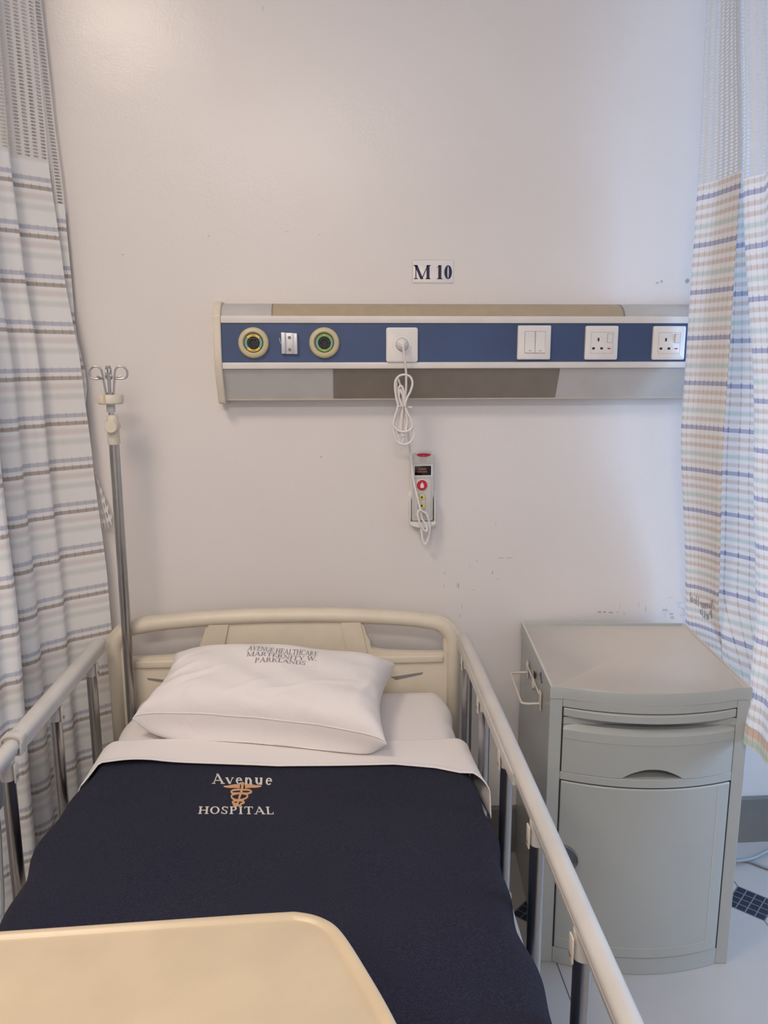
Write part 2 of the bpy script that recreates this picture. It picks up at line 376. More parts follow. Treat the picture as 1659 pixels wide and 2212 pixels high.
# ------------------------------------------------------------------ roman letters built from strokes
def glyphs(T, t):
    def L(x0, y0, x1, y1, w): return ('L', x0, y0, x1, y1, w)
    def H(x0, x1, y, w=None): return ('H', x0, x1, y, w or t)
    def S(x, y, hw): return ('H', x-hw, x+hw, y+(t*.5 if y < .5 else -t*.5), t)
    def A(cx, cy, rx, ry, a0, a1, wx=None, wy=None): return ('A', cx, cy, rx, ry, a0, a1, wx or T, wy or t)
    def V(x, y0=0, y1=1, w=None): return L(x, y0, x, y1, w or T)
    s = .15
    return {
     'M': (1.05, [L(.13, 0, .13, 1, t), L(.13, 1, .5, 0, T), L(.88, 1, .5, 0, t), V(.89), S(.13, 0, .12), S(.89, 0, s), S(.09, 1, .11), S(.93, 1, .12)]),
     '1': (.5, [V(.26), S(.26, 0, .17), L(.09, .84, .26, .99, t)]),
     '0': (.56, [A(.28, .5, .24, .5, 0, 360)]),
     'A': (.86, [L(.12, 0, .44, 1, t), L(.76, 0, .42, 1, T), H(.22, .62, .33), S(.12, 0, .12), S(.75, 0, s)]),
     'V': (.84, [L(.12, 1, .43, 0, T), L(.74, 1, .43, 0, t), S(.12, 1, s), S(.74, 1, .12)]),
     'W': (1.15, [L(.12, 1, .38, 0, T), L(.6, 1, .38, 0, t), L(.56, 1, .82, 0, T), L(1.04, 1, .82, 0, t), S(.12, 1, s), S(.58, 1, s), S(1.04, 1, .11)]),
     'E': (.70, [V(.2), H(.1, .62, .97), H(.2, .5, .52), H(.1, .64, .03), L(.62, .97, .62, .78, t), L(.64, .03, .64, .24, t), L(.5, .42, .5, .62, t)]),
     'N': (.86, [V(.15, w=t), L(.15, 1, .72, 0, T), V(.73, w=t), S(.1, 1, .12), S(.15, 0, .12), S(.73, 1, .12)]),
     'U': (.84, [V(.18, .3, 1), A(.44, .33, .33, .33, 180, 360), V(.75, .3, 1, t), S(.18, 1, s), S(.74, 1, .12)]),
     'H': (.86, [V(.18), V(.70), H(.18, .7, .5), S(.18, 0, s), S(.7, 0, s), S(.18, 1, s), S(.7, 1, s)]),
     'L': (.66, [V(.2), H(.08, .6, .03), L(.6, .03, .6, .26, t), S(.2, 1, s)]),
     'T': (.74, [V(.37), H(.04, .70, .97), L(.05, .97, .05, .76, t), L(.69, .97, .69, .76, t), S(.37, 0, s)]),
     'C': (.76, [A(.42, .5, .38, .5, 42, 318), L(.72, .98, .72, .7, t)]),
     'R': (.80, [V(.19), A(.36, .75, .25, .25, -90, 90), H(.06, .38, .97), H(.2, .38, .52), L(.40, .5, .70, 0, T), S(.19, 0, s), S(.72, 0, .08)]),
     'P': (.68, [V(.19), A(.36, .74, .26, .26, -90, 90), H(.06, .38, .97), H(.2, .38, .50), S(.19, 0, s)]),
     'D': (.86, [V(.19), A(.36, .5, .42, .5, -90, 90), H(.06, .38, .97), H(.06, .38, .03)]),
     'K': (.84, [V(.19), L(.70, 1, .27, .45, t), L(.36, .58, .72, 0, T), S(.19, 0, s), S(.19, 1, s), S(.7, 1, .12), S(.74, 0, .12)]),
     'I': (.42, [V(.2), S(.2, 0, s), S(.2, 1, s)]),
     'Y': (.82, [L(.12, 1, .42, .45, T), L(.72, 1, .42, .45, t), V(.42, 0, .47), S(.12, 1, s), S(.72, 1, .12), S(.42, 0, s)]),
     'S': (.60, [A(.3, .75, .23, .25, 30, 270, T*.8, t), A(.3, .25, .23, .25, -150, 90, T*.8, t), L(.53, .97, .53, .72, t), L(.06, .04, .06, .3, t)]),
     'O': (.86, [A(.43, .5, .38, .5, 0, 360)]),
     '.': (.26, [V(.12, 0, .13, .14)]),
     'v': (.56, [L(.08, .62, .29, 0, T), L(.5, .62, .29, 0, t), S(.09, .62, .1), S(.5, .62, .08)]),
     'e': (.52, [A(.27, .31, .22, .31, 0, 320, T*.9, t), H(.1, .45, .36)]),
     'n': (.62, [V(.15, 0, .62), A(.31, .38, .19, .24, 0, 160), V(.46, 0, .4), S(.15, 0, .11), S(.46, 0, .11)]),
     'u': (.62, [V(.14, .2, .62), A(.29, .24, .19, .24, 180, 340), V(.46, 0, .62), S(.1, .62, .08), S(.42, .62, .08)]),
     'a': (.52, [A(.25, .18, .19, .18, 0, 360, T*.8, t), V(.40, 0, .45), A(.25, .42, .18, .2, 0, 160)]),
     'r': (.44, [V(.15, 0, .62), A(.3, .42, .14, .2, 40, 150), S(.15, 0, .11)]),
     'k': (.60, [V(.14, 0, 1), L(.48, .62, .18, .28, t), L(.24, .36, .5, 0, T), S(.14, 0, .11)]),
     'l': (.32, [V(.15, 0, 1), S(.15, 0, .11)]),
     't': (.36, [V(.16, .1, .85), H(.04, .32, .6), A(.27, .12, .15, .12, 180, 300)]),
     'h': (.62, [V(.15, 0, 1), A(.31, .38, .19, .24, 0, 160), V(.46, 0, .4), S(.15, 0, .11), S(.46, 0, .11)]),
     'c': (.48, [A(.27, .31, .22, .31, 50, 310, T*.9, t)]),
     'd': (.60, [V(.42, 0, 1), A(.26, .31, .21, .31, 60, 300, T*.9, t)]),
     's': (.42, [A(.2, .46, .15, .16, 20, 270, T*.7, t), A(.2, .16, .15, .16, -160, 90, T*.7, t)]),
     ' ': (.32, [])}
GL = glyphs(.13, .05); GB = glyphs(.19, .06); GM = glyphs(.15, .06)
def text_quads(s, G, track=0):
    out = []; x = 0
    for ch in s:
        w, st = G[ch]
        for k in st:
            if k[0] == 'L':
                _, x0, y0, x1, y1, ww = k; n = 4; h = ww/2
                for i in range(n):
                    a, b = i/n, (i+1)/n
                    xa, ya, xb, yb = x0+(x1-x0)*a, y0+(y1-y0)*a, x0+(x1-x0)*b, y0+(y1-y0)*b
                    out.append([(x+xa-h, ya), (x+xa+h, ya), (x+xb+h, yb), (x+xb-h, yb)])
            elif k[0] == 'H':
                _, x0, x1, y, ww = k; n = 3; h = ww/2
                for i in range(n):
                    a = x0+(x1-x0)*i/n; b = x0+(x1-x0)*(i+1)/n
                    out.append([(x+a, y-h), (x+b, y-h), (x+b, y+h), (x+a, y+h)])
            else:
                _, cx, cy, rx, ry, a0, a1, wx, wy = k; n = max(6, int(abs(a1-a0)/15))
                for i in range(n):
                    q = []
                    for ang, inn in ((a0+(a1-a0)*i/n, 0), (a0+(a1-a0)*(i+1)/n, 0), (a0+(a1-a0)*(i+1)/n, 1), (a0+(a1-a0)*i/n, 1)):
                        c, d = cos(R(ang)), sin(R(ang)); q.append((x+cx+(rx-inn*wx)*c, cy+(ry-inn*wy)*d))
                    out.append(q)
        x += w+track
    return out, x-track
def put_text(name, s, G, fn, mt, parent, track=0, thick=0, lines=None):
    """lines: list of (string, function(u 0..1, v 0..1) -> point)"""
    mb = MB()
    for st, f in (lines or [(s, fn)]):
        q, w = text_quads(st, G, track)
        for quad in q: mb.add([f(a/w, b) for a, b in quad], [(0, 1, 2, 3)])
    o = mb.build(name, mt, parent, smooth=False)
    if thick: md = o.modifiers.new('solid', 'SOLIDIFY'); md.thickness = thick; md.offset = 0
    return o
def sans(name, s, size, origin, xdir, ydir, mt, parent):
    cu = bpy.data.curves.new('t', 'FONT'); cu.body = s; cu.size = size; cu.align_x = 'CENTER'; cu.align_y = 'CENTER'; cu.resolution_u = 3
    to = bpy.data.objects.new('t', cu); me = bpy.data.meshes.new_from_object(to)
    xd, yd, og = Vector(xdir), Vector(ydir), Vector(origin)
    for v in me.vertices: v.co = og+xd*v.co.x+yd*v.co.y
    bpy.data.objects.remove(to); me.name = name; me.materials.append(M[mt])
    o = bpy.data.objects.new(name, me); COL.objects.link(o); o.parent = parent; return o

# ================================================================== SETTING
XL, XR, YF = -2.3, 2.7, -4.6
struct(MB().box(XL, XR, YF, .1, -.1, 0).build('floor', 'floor', smooth=False))
struct(MB().box(XL-.1, XR+.1, 0, .1, 0, CEIL).build('wall_back', 'wall', smooth=False))
struct(MB().box(XL-.1, XL, YF, 0, 0, CEIL).build('wall_left', 'wallplain', smooth=False))
struct(MB().box(XL-.1, XR+.1, YF-.1, YF, 0, CEIL).build('wall_front', 'wallplain', smooth=False))
struct(MB().box(XL-.1, XR+.1, YF-.1, .1, CEIL, CEIL+.1).build('ceiling', 'ceiling', smooth=False))
WY0, WY1, WZ0, WZ1 = -1.6, -.1, .92, 1.90
w = MB(); w.box(XR, XR+.1, YF, WY0, 0, CEIL); w.box(XR, XR+.1, WY1, 0, 0, CEIL); w.box(XR, XR+.1, WY0, WY1, 0, WZ0); w.box(XR, XR+.1, WY0, WY1, WZ1, CEIL)
struct(w.build('wall_right', 'wallplain', smooth=False))
win = bpy.data.objects.new('window_1', None); COL.objects.link(win); struct(win)
w = MB()
for a in (WY0, (WY0+WY1)/2-.02, WY1-.04): w.box(XR+.02, XR+.07, a, a+.04, WZ0, WZ1, .004)
for a in (WZ0, WZ1-.04): w.box(XR+.02, XR+.07, WY0+.04, WY1-.04, a, a+.04, .004)
w.build('window_frame', 'white', win)
MB().box(XR+.042, XR+.048, WY0+.04, WY1-.04, WZ0+.04, WZ1-.04).build('pane', 'glass', win, smooth=False)
bb = MB(); prof = [(0, 0), (-.012, 0), (-.012, .145), (-.009, .151), (0, .151)]
bb.prism(prof, 'x', XL, XR)
struct(bb.build('baseboard_back', 'baseboard', smooth=False))
for x, y, sx in ((-.95, -1.60, .6), (-.3, -3.6, 1.2)):  # the second, long panel is an added fill light
    p = thing('ceiling_light', 'square recessed ceiling light panel above the left curtain' if sx < 1 else 'long added fill light panel on the ceiling, unseen behind the camera', 'light', (x, y, CEIL))
    q = MB(); h = sx/2; q.box(-h, h, -.3, -.285, -.03, 0); q.box(-h, h, .285, .3, -.03, 0); q.box(-h, -h+.015, -.285, .285, -.03, 0); q.box(h-.015, h, -.285, .285, -.03, 0)
    q.build('frame', 'white', p, smooth=False)
    MB().box(-h+.015, h-.015, -.285, .285, -.02, 0).build('diffuser', 'panel', p, smooth=False)

# ================================================================== BEDHEAD CONSOLE
con = thing('bedhead_unit', 'long white and blue bedhead services console mounted on the wall below the room number', 'bedhead unit', (-.28, 0, 1.37))
def C(x): return x+.28
def CZ(z): return z-1.37
CX1 = 1.30
arc_up = [(-.030, 1.621), (-.050, 1.618), (-.066, 1.611), (-.078, 1.601), (-.086, 1.588)]
low = [(-.087, 1.458), (-.048, 1.378)]
def strip(x0, x1, line, th=.003):
    n = len(line); inner = [(y+th, z-(.002 if z > 1.5 else -.002)) for y, z in line]
    return [(y, CZ(z)) for y, z in line+inner[::-1]], C(x0), C(x1)
def cover(name, mt, x0, x1, line):
    o, a, b = strip(x0, x1, line); return MB().prism(o, 'x', a, b).build(name, mt, con, angle=30)
UX0, UX1, LX0, LX1 = -.149, .76, .002, .597
cover('upper_cover', 'consolegrey', -.279, UX0, arc_up); cover('upper_cover', 'consolegrey', UX1+.004, CX1, arc_up)
cover('lower_cover', 'consolegrey', -.279, LX0, low); cover('lower_cover', 'consolegrey', LX1, CX1, low)
body = MB()
body.prism([(-.002, CZ(1.622)), (-.030, CZ(1.6215)), (-.030, CZ(1.6175)), (-.002, CZ(1.6175))], 'x', C(-.279), C(CX1))
body.prism([(-.002, CZ(1.382)), (-.048, CZ(1.378)), (-.048, CZ(1.374)), (-.002, CZ(1.372))], 'x', C(-.279), C(CX1))
body.prism([(-.002, CZ(1.60)), (-.06, CZ(1.575)), (-.088, CZ(1.575)), (-.088, CZ(1.455)), (-.06, CZ(1.46)), (-.002, CZ(1.40))], 'x', C(-.279), C(CX1))
body.build('housing', 'lampinner', con, smooth=False)
for z0, z1 in ((1.570, 1.588), (1.456, 1.472)):
    MB().box(C(-.279), C(CX1), -.0935, -.086, CZ(z0), CZ(z1), .0015).build('trim_rail', 'consolewhite', con)
MB().box(C(-.279), C(CX1), -.0905, -.087, CZ(1.472), CZ(1.570)).build('blue_panel', 'blue', con, smooth=False)
MB().box(C(-.279), C(CX1), -.0907, -.0880, CZ(1.5690), CZ(1.5700)).build('shadow_gap', 'dark', con, smooth=False)
cap = [(0, CZ(1.627)), (-.032, CZ(1.627)), (-.056, CZ(1.624)), (-.072, CZ(1.616)), (-.086, CZ(1.604)), (-.097, CZ(1.588)), (-.0985, CZ(1.5)), (-.0975, CZ(1.452)), (-.054, CZ(1.368)), (-.04, CZ(1.364)), (0, CZ(1.364))]
o = MB().prism(cap, 'x', C(-.298), C(-.279)).build('end_cap', 'endcap', con, angle=30)
md = o.modifiers.new('b', 'BEVEL'); md.width = .003; md.segments = 2
o = cover('upper_diffuser', 'diff_up', UX0, UX1, [(y-.0006, z+.0006) for y, z in arc_up])
MB().prism([(y-.001, CZ(z+.001)) for y, z in arc_up]+[(-.03, CZ(1.60))], 'x', C(UX0-.003), C(UX0)).build('diffuser_end', 'greyline', con, smooth=False)
e = MB().prism([(y-.001, CZ(z+.001)) for y, z in arc_up]+[(-.03, CZ(1.588))], 'x', C(UX1), C(UX1+.004)).build('diffuser_end', 'greyline', con, smooth=False)
cover('lower_diffuser', 'diff_lo', LX0, LX1, [(y-.0006, z-.0003) for y, z in low])
tb = MB(); tb.tube([(C(-.10), -.045, CZ(1.606)), (C(.70), -.045, CZ(1.606))], .006); tb.build('upper_lamp_tube', 'tube', con)
tb = MB(); tb.tube([(C(.03), -.062, CZ(1.436)), (C(.57), -.062, CZ(1.436))], .008); tb.build('lower_lamp_tube', 'tube', con)
for x, z, y in ((-.09, 1.606, -.045), (.30, 1.606, -.045), (.69, 1.606, -.045), (.035, 1.436, -.062), (.17, 1.436, -.062), (.555, 1.436, -.062)):
    MB().box(C(x)-.008, C(x)+.008, y-.010, y+.012, CZ(z)-.011, CZ(z)+.009, .002).build('lamp_clip', 'endcap', con)

# gas outlets
PF = -.0905
def gas(x, z, main, words, label):
    g = thing('gas_outlet', label, 'gas outlet', (x, PF, z), 0, None)
    MB().lathe([(.024, 0), (.0385, 0), (.0388, -.004), (.0375, -.009), (.033, -.0125), (.028, -.0125), (.0245, -.009), (.0242, 0)], (0, 0, 0), n=56).build('bezel', 'ringcream', g)
    MB().lathe([(.0245, -.001), (.0245, -.0085), (.0235, -.0095), (.001, -.0095)], (0, 0, 0), n=48).build('socket_ring', 'black', g)
    for i, (a0, a1) in enumerate(((40, 140), (140, 220), (220, 320), (-40, 40))):
        mb = MB(); vs = []; n = 16
        for k in range(n+1):
            a = R(a0+(a1-a0)*k/n)
            for r in (.0160, .0222): vs.append((r*cos(a), -.0100, r*sin(a)))
        mb.add(vs, [(2*k, 2*k+1, 2*k+3, 2*k+2) for k in range(n)])
        o = mb.build('coloured_band', main if i in (0, 2) else 'teal', g, smooth=False)
        if i in (1, 3): o['label'] = 'teal band'
    MB().lathe([(.0150, -.0095), (.0150, -.013), (.0135, -.0145), (.0085, -.0145), (.0075, -.010), (.001, -.0100)], (0, 0, 0), n=40).build('nozzle', 'black', g)
    for k in range(6):
        a = k*pi/3; MB().box(.0105*cos(a)-.0016, .0105*cos(a)+.0016, -.0158, -.0140, .0105*sin(a)-.0016, .0105*sin(a)+.0016, .0005).build('nozzle_notch', 'greyline' if k == 9 else 'black', g)
    sans('lettering', words[0], .0052, (0, -.0103, .0190), (1, 0, 0), (0, 0, 1), 'navyink' if main == 'yellow' else 'white', g)
    sans('lettering', words[1], .0052, (0, -.0103, -.0190), (-1, 0, 0), (0, 0, -1), 'navyink' if main == 'yellow' else 'white', g)
gas(-.198, 1.521, 'yellow', ('VIDE', 'VAKU'), 'round cream gas outlet with a yellow ring, nearest the left end of the console')
gas(-.019, 1.521, 'green', ('O2', 'O2'), 'round cream gas outlet with a green ring on the blue strip')
# bracket between the outlets
br = thing('rail_bracket', 'small square aluminium bracket with two screws between the two gas outlets', 'bracket', (-.1077, PF, 1.5195), 0)
mb = MB(); mb.box(-.0200, -.0095, -.012, 0, -.026, .027, .001); mb.box(-.0095, .0115, -.008, 0, -.0265, .026, .0005); mb.box(.0115, .0205, -.012, 0, -.027, .025, .001)
mb.build('plate', 'alu', br)
for z in (.0145, -.0155): MB().lathe([(.0001, 0), (.0042, 0), (.0040, -.0018), (.002, -.0024), (.0001, -.0012)], (.0005, -.008, z), n=20).build('screw', 'greyline', br)
MB().tube([(-.0205, -.002, -.002), (-.0225, -.006, .002), (-.0245, -.010, .013)], .0009, 8).build('spring_clip', 'white', br)

def plate(o, hw, hh, d=.009, r=.006, name='plate', mt='white'):
    out = rrect(-hw, hw, -hh, hh, r); inn = rrect(-hw+.003, hw-.003, -hh+.003, hh-.003, r*.7); n = len(out)
    mb = MB(); mb.add([(p[0], 0, p[1]) for p in out]+[(p[0], -d+.002, p[1]) for p in out]+[(p[0], -d, p[1]) for p in inn],
                      [(i, (i+1) % n, n+(i+1) % n, n+i) for i in range(n)]+[(n+i, n+(i+1) % n, 2*n+(i+1) % n, 2*n+i) for i in range(n)]+[tuple(range(2*n, 3*n)), tuple(range(n))[::-1]])
    return mb.build(name, mt, o, angle=50)
def outline(o, x0, x1, z0, z1, y, w=.0005, mt='greyline', name='seam'):
    mb = MB(); mb.box(x0, x1, y-.0002, y+.0005, z0, z0+w); mb.box(x0, x1, y-.0002, y+.0005, z1-w, z1); mb.box(x0, x0+w, y-.0002, y+.0005, z0+w, z1-w); mb.box(x1-w, x1, y-.0002, y+.0005, z0+w, z1-w)
    return mb.build(name, mt, o, smooth=False)
def socket(x, z, label, tilt=0):
    s = thing('wall_socket', label, 'socket', (x, PF, z)); s.rotation_euler = (0, tilt, 0)
    plate(s, .043, .043, .009, .004); outline(s, -.029, .0295, -.027, .027, -.009)
    for nm, a, b, c, d in (('pin_slot', -.0115, -.0070, .0040, .0125), ('pin_slot', -.0250, -.0180, -.0170, -.0115), ('pin_slot', -.0035, .0035, -.0170, -.0115)):
        MB().box(a, b, -.0094, -.006, c, d).build(nm, 'dark', s, smooth=False)
    sw = MB(); sw.prism([(-.008, .001), (-.0105, .001), (-.0145, .0225), (-.008, .0225)], 'x', .0145, .0265).build('rocker', 'white', s, smooth=False)
    outline(s, .0138, .0272, .0003, .0232, -.0091, .0005)
    MB().box(.0155, .0235, -.0095, -.006, -.0160, -.0130).build('neon_window', 'red', s, smooth=False)
    return s
socket(.7008, 1.5204, 'white three-pin wall socket with rocker, next right after the double light switch', R(0))
socket(.8805, 1.5198, 'white three-pin wall socket with rocker, half against the right curtain', R(0))
s = thing('light_switch', 'white double rocker light switch on the blue strip', 'light switch', (.5227, PF, 1.5212)); s.rotation_euler = (0, 0, 0)
plate(s, .043, .043, .010, .003); outline(s, -.0257, .0285, -.0268, .0287, -.0101, .0008); MB().box(.0009, .0018, -.0128, -.009, -.026, .028).build('seam', 'greyline', s, smooth=False)  # real seams, drawn darker to stand for shadows round the rockers
for x0 in (-.0250, .0018):
    rk = MB().prism([(-.008, -.026), (-.0130, -.026), (-.0112, 0), (-.0110, .028), (-.008, .028)], 'x', x0, x0+.0260).build('rocker', 'white', s, smooth=False)
    MB().box(x0+.0105, x0+.0165, -.0133, -.012, -.0215, -.0205).build('mark', 'dark', s, smooth=False)
s = thing('data_socket', 'white square wall plate with a round plug in its middle', 'socket', (.1795, PF, 1.5155))
plate(s, .0405, .0435, .009, .006)
MB().lathe([(.0165, -.0085), (.0165, -.0093), (.0160, -.0093), (.0160, -.0085)], (0, 0, .001), n=40).build('round_seam', 'dark', s)
MB().lathe([(.0245, -.0089), (.0250, -.0094), (.0243, -.0095), (.0238, -.0089)], (0, 0, .001), n=48).build('ring', 'white', s)
MB().box(-.0155, -.0115, -.0098, -.008, -.0035, -.001).build('slot', 'dark', s, smooth=False)

# room number
sg = thing('room_number_sign', 'small white plate on the wall reading M 10', 'sign', (.2700, 0, 1.7065))
plate(sg, .0548, .0295, .0025, .004, 'plate', 'signwhite'); plate(sg, .0553, .0300, .0018, .0042, 'edge', 'greyline')
put_text('lettering', 'M 10', GB, lambda u, v: (-.0515+.1030*u, -.0029, -.0190+.0355*v), 'navyink', sg)

# ================================================================== NURSE CALL HANDSET, CRADLE, CORD
nc = thing('nurse_call_handset', 'white nurse call handset with red call button hanging on its corded plug', 'nurse call', (.243, 0, 1.13))
HX, HZ = .243, 1.13
o = MB().box(-.0290, .0290, -.034, -.010, -.0895, .0970, .004, 3).build('handset_body', 'handset', nc)
MB().box(-.0318, .0318, -.020, -.008, -.088, .098, .004, 3).build('back_shell', 'white', nc)
MB().box(-.0240, .0270, -.0352, -.033, .0690, .0945, .001).build('speaker_grille_plate', 'handset', nc)
mb = MB()
for i in range(9):
    for j in range(8): mb.box(-.0085+i*.0021, -.0085+i*.0021+.0007, -.0356, -.0351, .0740+j*.0018, .0740+j*.0018+.0007)
gr = mb.build('speaker_holes', 'greyline', nc, smooth=False)
mb = MB(); vs = []; n = 24
for k in range(n): a = 2*pi*k/n; vs.append((.0015+.0195*cos(a), .0955+.0065*sin(a)*(1 if sin(a) < 0 else .55)))
mb.prism(vs, 'y', -.0375, -.028).build('red_indicator', 'red', nc)
vs2 = [(.0015+(x-.0015)*1.1, .0955+(z-.0955)*1.18) for x, z in vs]
MB().prism(vs2, 'y', -.0365, -.028).build('indicator_rim', 'white', nc)
MB().prism([(-.0005+.0015, .0902), (.0024, .0902), (.0018, .0945)], 'y', -.0380, -.0370).build('indicator_mark', 'white', nc, smooth=False)
MB().box(-.0255, .0265, -.0356, -.033, .0345, .0665, .002).build('screen_bezel', 'white', nc)
MB().box(-.0228, .0222, -.0364, -.034, .0385, .0645, .0008).build('screen', 'screen', nc)
sans('display_digits', '10:40:47', .0062, (-.002, -.0367, .0552), (1, 0, 0), (0, 0, 1), 'digits', nc)
sans('display_digits', '22.07.2024', .0058, (-.002, -.0367, .0482), (1, 0, 0), (0, 0, 1), 'digits', nc)
MB().box(-.0240, .0235, -.0346, -.0335, .0300, .0303).build('panel_line', 'greyline', nc, smooth=False)
MB().box(-.0243, -.0240, -.0346, -.0335, -.080, .0303).build('panel_line', 'greyline', nc, smooth=False)
MB().box(.0232, .0235, -.0346, -.0335, -.080, .0303).build('panel_line', 'greyline', nc, smooth=False)
MB().lathe([(.0158, 0), (.0158, -.0030), (.0148, -.0034), (.0001, -.0034)], (-.0025, -.034, .0115), n=44).build('button_rim', 'white', nc)
btn = MB().lathe([(.0145, 0), (.0145, -.0042), (.0138, -.0048), (.0001, -.0048)], (-.0025, -.034, .0115), n=44).build('call_button', 'red', nc)
fig = MB(); bx, bz = -.0025, .0115
fig.prism([(bx+x*.001, bz+z*.001) for x, z in ((-1.5, 5.5), (1.5, 5.5), (1.5, 8.2), (-1.5, 8.2))], 'y', -.0392, -.0386)
fig.prism([(bx+x*.001, bz+z*.001) for x, z in ((-3.2, 4.8), (3.2, 4.8), (5.6, -2.2), (4.6, -2.8), (2.6, 1.2), (5, -7), (-5, -7), (-2.6, 1.2), (-4.6, -2.8), (-5.6, -2.2))], 'y', -.0392, -.0386)
fg = fig.build('nurse_symbol', 'white', btn, smooth=False)
mb = MB(); out = rrect(-.0140, .0085, -.0600, -.0105, .0110, 8); inn = rrect(-.0132, .0077, -.0592, -.0113, .0102, 8); n = len(out)
mb.add([(p[0], -.0346, p[1]) for p in out]+[(p[0], -.0346, p[1]) for p in inn], [(i, (i+1) % n, n+(i+1) % n, n+i) for i in range(n)])
mb.build('button_outline', 'greyline', nc, smooth=False)
for z in (-.0225, -.0460):
    yb = MB().prism(rrect(-.0120, .0065, z-.0055, z+.0055, .0045), 'y', -.0362, -.033).build('light_button', 'yellowbtn', nc)
    MB().prism([(-.0028+.0024*cos(2*pi*k/12), z-.0005+(.0024 if sin(2*pi*k/12) < 0 else .0040)*sin(2*pi*k/12)) for k in range(12)], 'y', -.0367, -.0361).build('lamp_symbol', 'black', yb, smooth=False)
MB().box(-.0100, -.0040, -.0346, -.0335, -.0665, -.0660).build('panel_mark', 'dark', nc, smooth=False)
MB().box(-.0052, -.0047, -.0346, -.0335, -.0740, -.0715).build('panel_mark', 'dark', nc, smooth=False)
def zc(x, y): return 820+x/5.267, 780+y/5.267
def cordpts(L, Y0, Y1):
    n = len(L); out = []
    for i, p in enumerate(L):
        yy = p[2] if len(p) > 2 else Y0+(Y1-Y0)*i/max(1, n-1)
        q = at(*zc(p[0], p[1]), yy); out.append((q.x-HX, q.y, q.z-HZ))
    return out
main_c = [(255, -195, -.121), (268, -170, -.124), (280, -60, -.122), (296, 60, -.117), (302, 160, -.110), (302, 300, -.104), (292, 400, -.100), (282, 515, -.098), (300, 620, -.090), (325, 780, -.080), (338, 940, -.060), (350, 1040, -.048), (368, 1200, -.045), (390, 1380, -.046),
          (430, 1550, -.048), (468, 1690, -.050), (530, 1735, -.052), (568, 1840, -.050), (572, 1900, -.048), (555, 2010, -.044), (522, 2085, -.042), (492, 2040, -.040), (478, 1945, -.038), (478, 1900, -.036)]
MB().tube(spline(cordpts(main_c, 0, 0), 6), .0030, 10).build('cord', 'whitecord', nc)
cl1 = [(208, 512), (190, 420), (176, 320), (180, 225), (225, 168), (290, 155), (350, 180), (374, 250), (352, 340), (312, 420), (288, 512), (318, 590), (368, 690), (368, 755), (320, 795), (255, 803), (190, 778), (157, 715), (175, 630)]
cl2 = [(240, 514), (222, 440), (210, 340), (232, 285), (262, 300), (282, 400), (300, 512), (330, 620), (378, 760), (388, 850), (345, 925), (262, 948), (190, 905), (160, 810), (162, 740), (195, 610)]
cl3 = [(252, 514), (240, 620), (228, 740), (215, 860), (240, 945), (275, 870), (292, 760), (285, 640), (270, 514), (262, 440), (255, 350), (215, 215), (190, 210), (200, 330), (232, 440)]
cl4 = [(262, 514), (255, 620), (240, 780), (262, 850), (300, 790), (312, 660), (285, 514), (272, 420), (232, 330), (222, 420)]
for c, y0, y1 in ((cl1, -.112, -.110), (cl2, -.103, -.104), (cl3, -.100, -.096), (cl4, -.106, -.104)):
    MB().tube(spline(cordpts(c, y0, y1), 6, closed=True), .0029, 10, closed=True).build('cord_coil', 'whitecord', nc)
MB().tube(spline(cordpts([(200, 520, -.112), (250, 508, -.117), (300, 520, -.112), (300, 520, -.094), (250, 512, -.090), (200, 520, -.094)], 0, 0), 4, closed=True), .0015, 8, closed=True).build('cable_tie', 'white', nc)
q = at(*zc(350, 522), -.110); MB().box(q.x-HX-.006, q.x-HX+.004, q.y-.002, q.y+.002, q.z-HZ-.0025, q.z-HZ+.002, .001).build('cable_tie', 'white', nc)
pend = [(472, 1725, -.046), (482, 1790, -.048), (520, 1850, -.050), (540, 1905, -.052), (528, 1938, -.055), (485, 1900, -.056), (448, 1820, -.057), (432, 1740, -.057), (445, 1700, -.056), (475, 1697, -.054)]
MB().tube(spline(cordpts(pend, 0, 0), 6), .0029, 10).build('cord', 'whitecord', nc)
p0, p1 = [Vector(p) for p in cordpts([(468, 1715, -.042), (482, 1790, -.044)], 0, 0)]
MB().tube([p0, p1], [.0045, .0036], 12).build('strain_relief', 'white', nc)
p0, p1 = [Vector(p) for p in cordpts([(475, 1850, -.034), (478, 1950, -.038)], 0, 0)]
MB().tube([p0, p1], [.0046, .0040], 12).build('strain_relief', 'white', nc)
q = at(869, 742, -.110)
pl = MB().lathe([(.0152, 0), (.0155, -.006), (.0135, -.014), (.0090, -.021), (.0050, -.026), (.0001, -.027)], (.1795-HX, -.0995, 1.5165-HZ), n=32).build('plug', 'white', nc)
cr = thing('handset_cradle', 'white plastic wall cradle holding the lower end of the nurse call handset', 'cradle', (.243, 0, 1.03))
mb = MB(); mb.prism([(-.036, .006), (-.030, .000), (-.015, -.005), (0, -.0065), (.015, -.005), (.030, 0), (.036, .006), (.036, .0095), (-.036, .0095)], 'y', -.042, 0)
mb.box(-.035, -.0322, -.030, 0, .0095, .075, .001); mb.box(.0322, .035, -.038, 0, .0095, .075, .001); mb.box(-.036, .036, -.006, 0, .0095, .09, .001)
mb.build('cradle_body', 'white', cr)

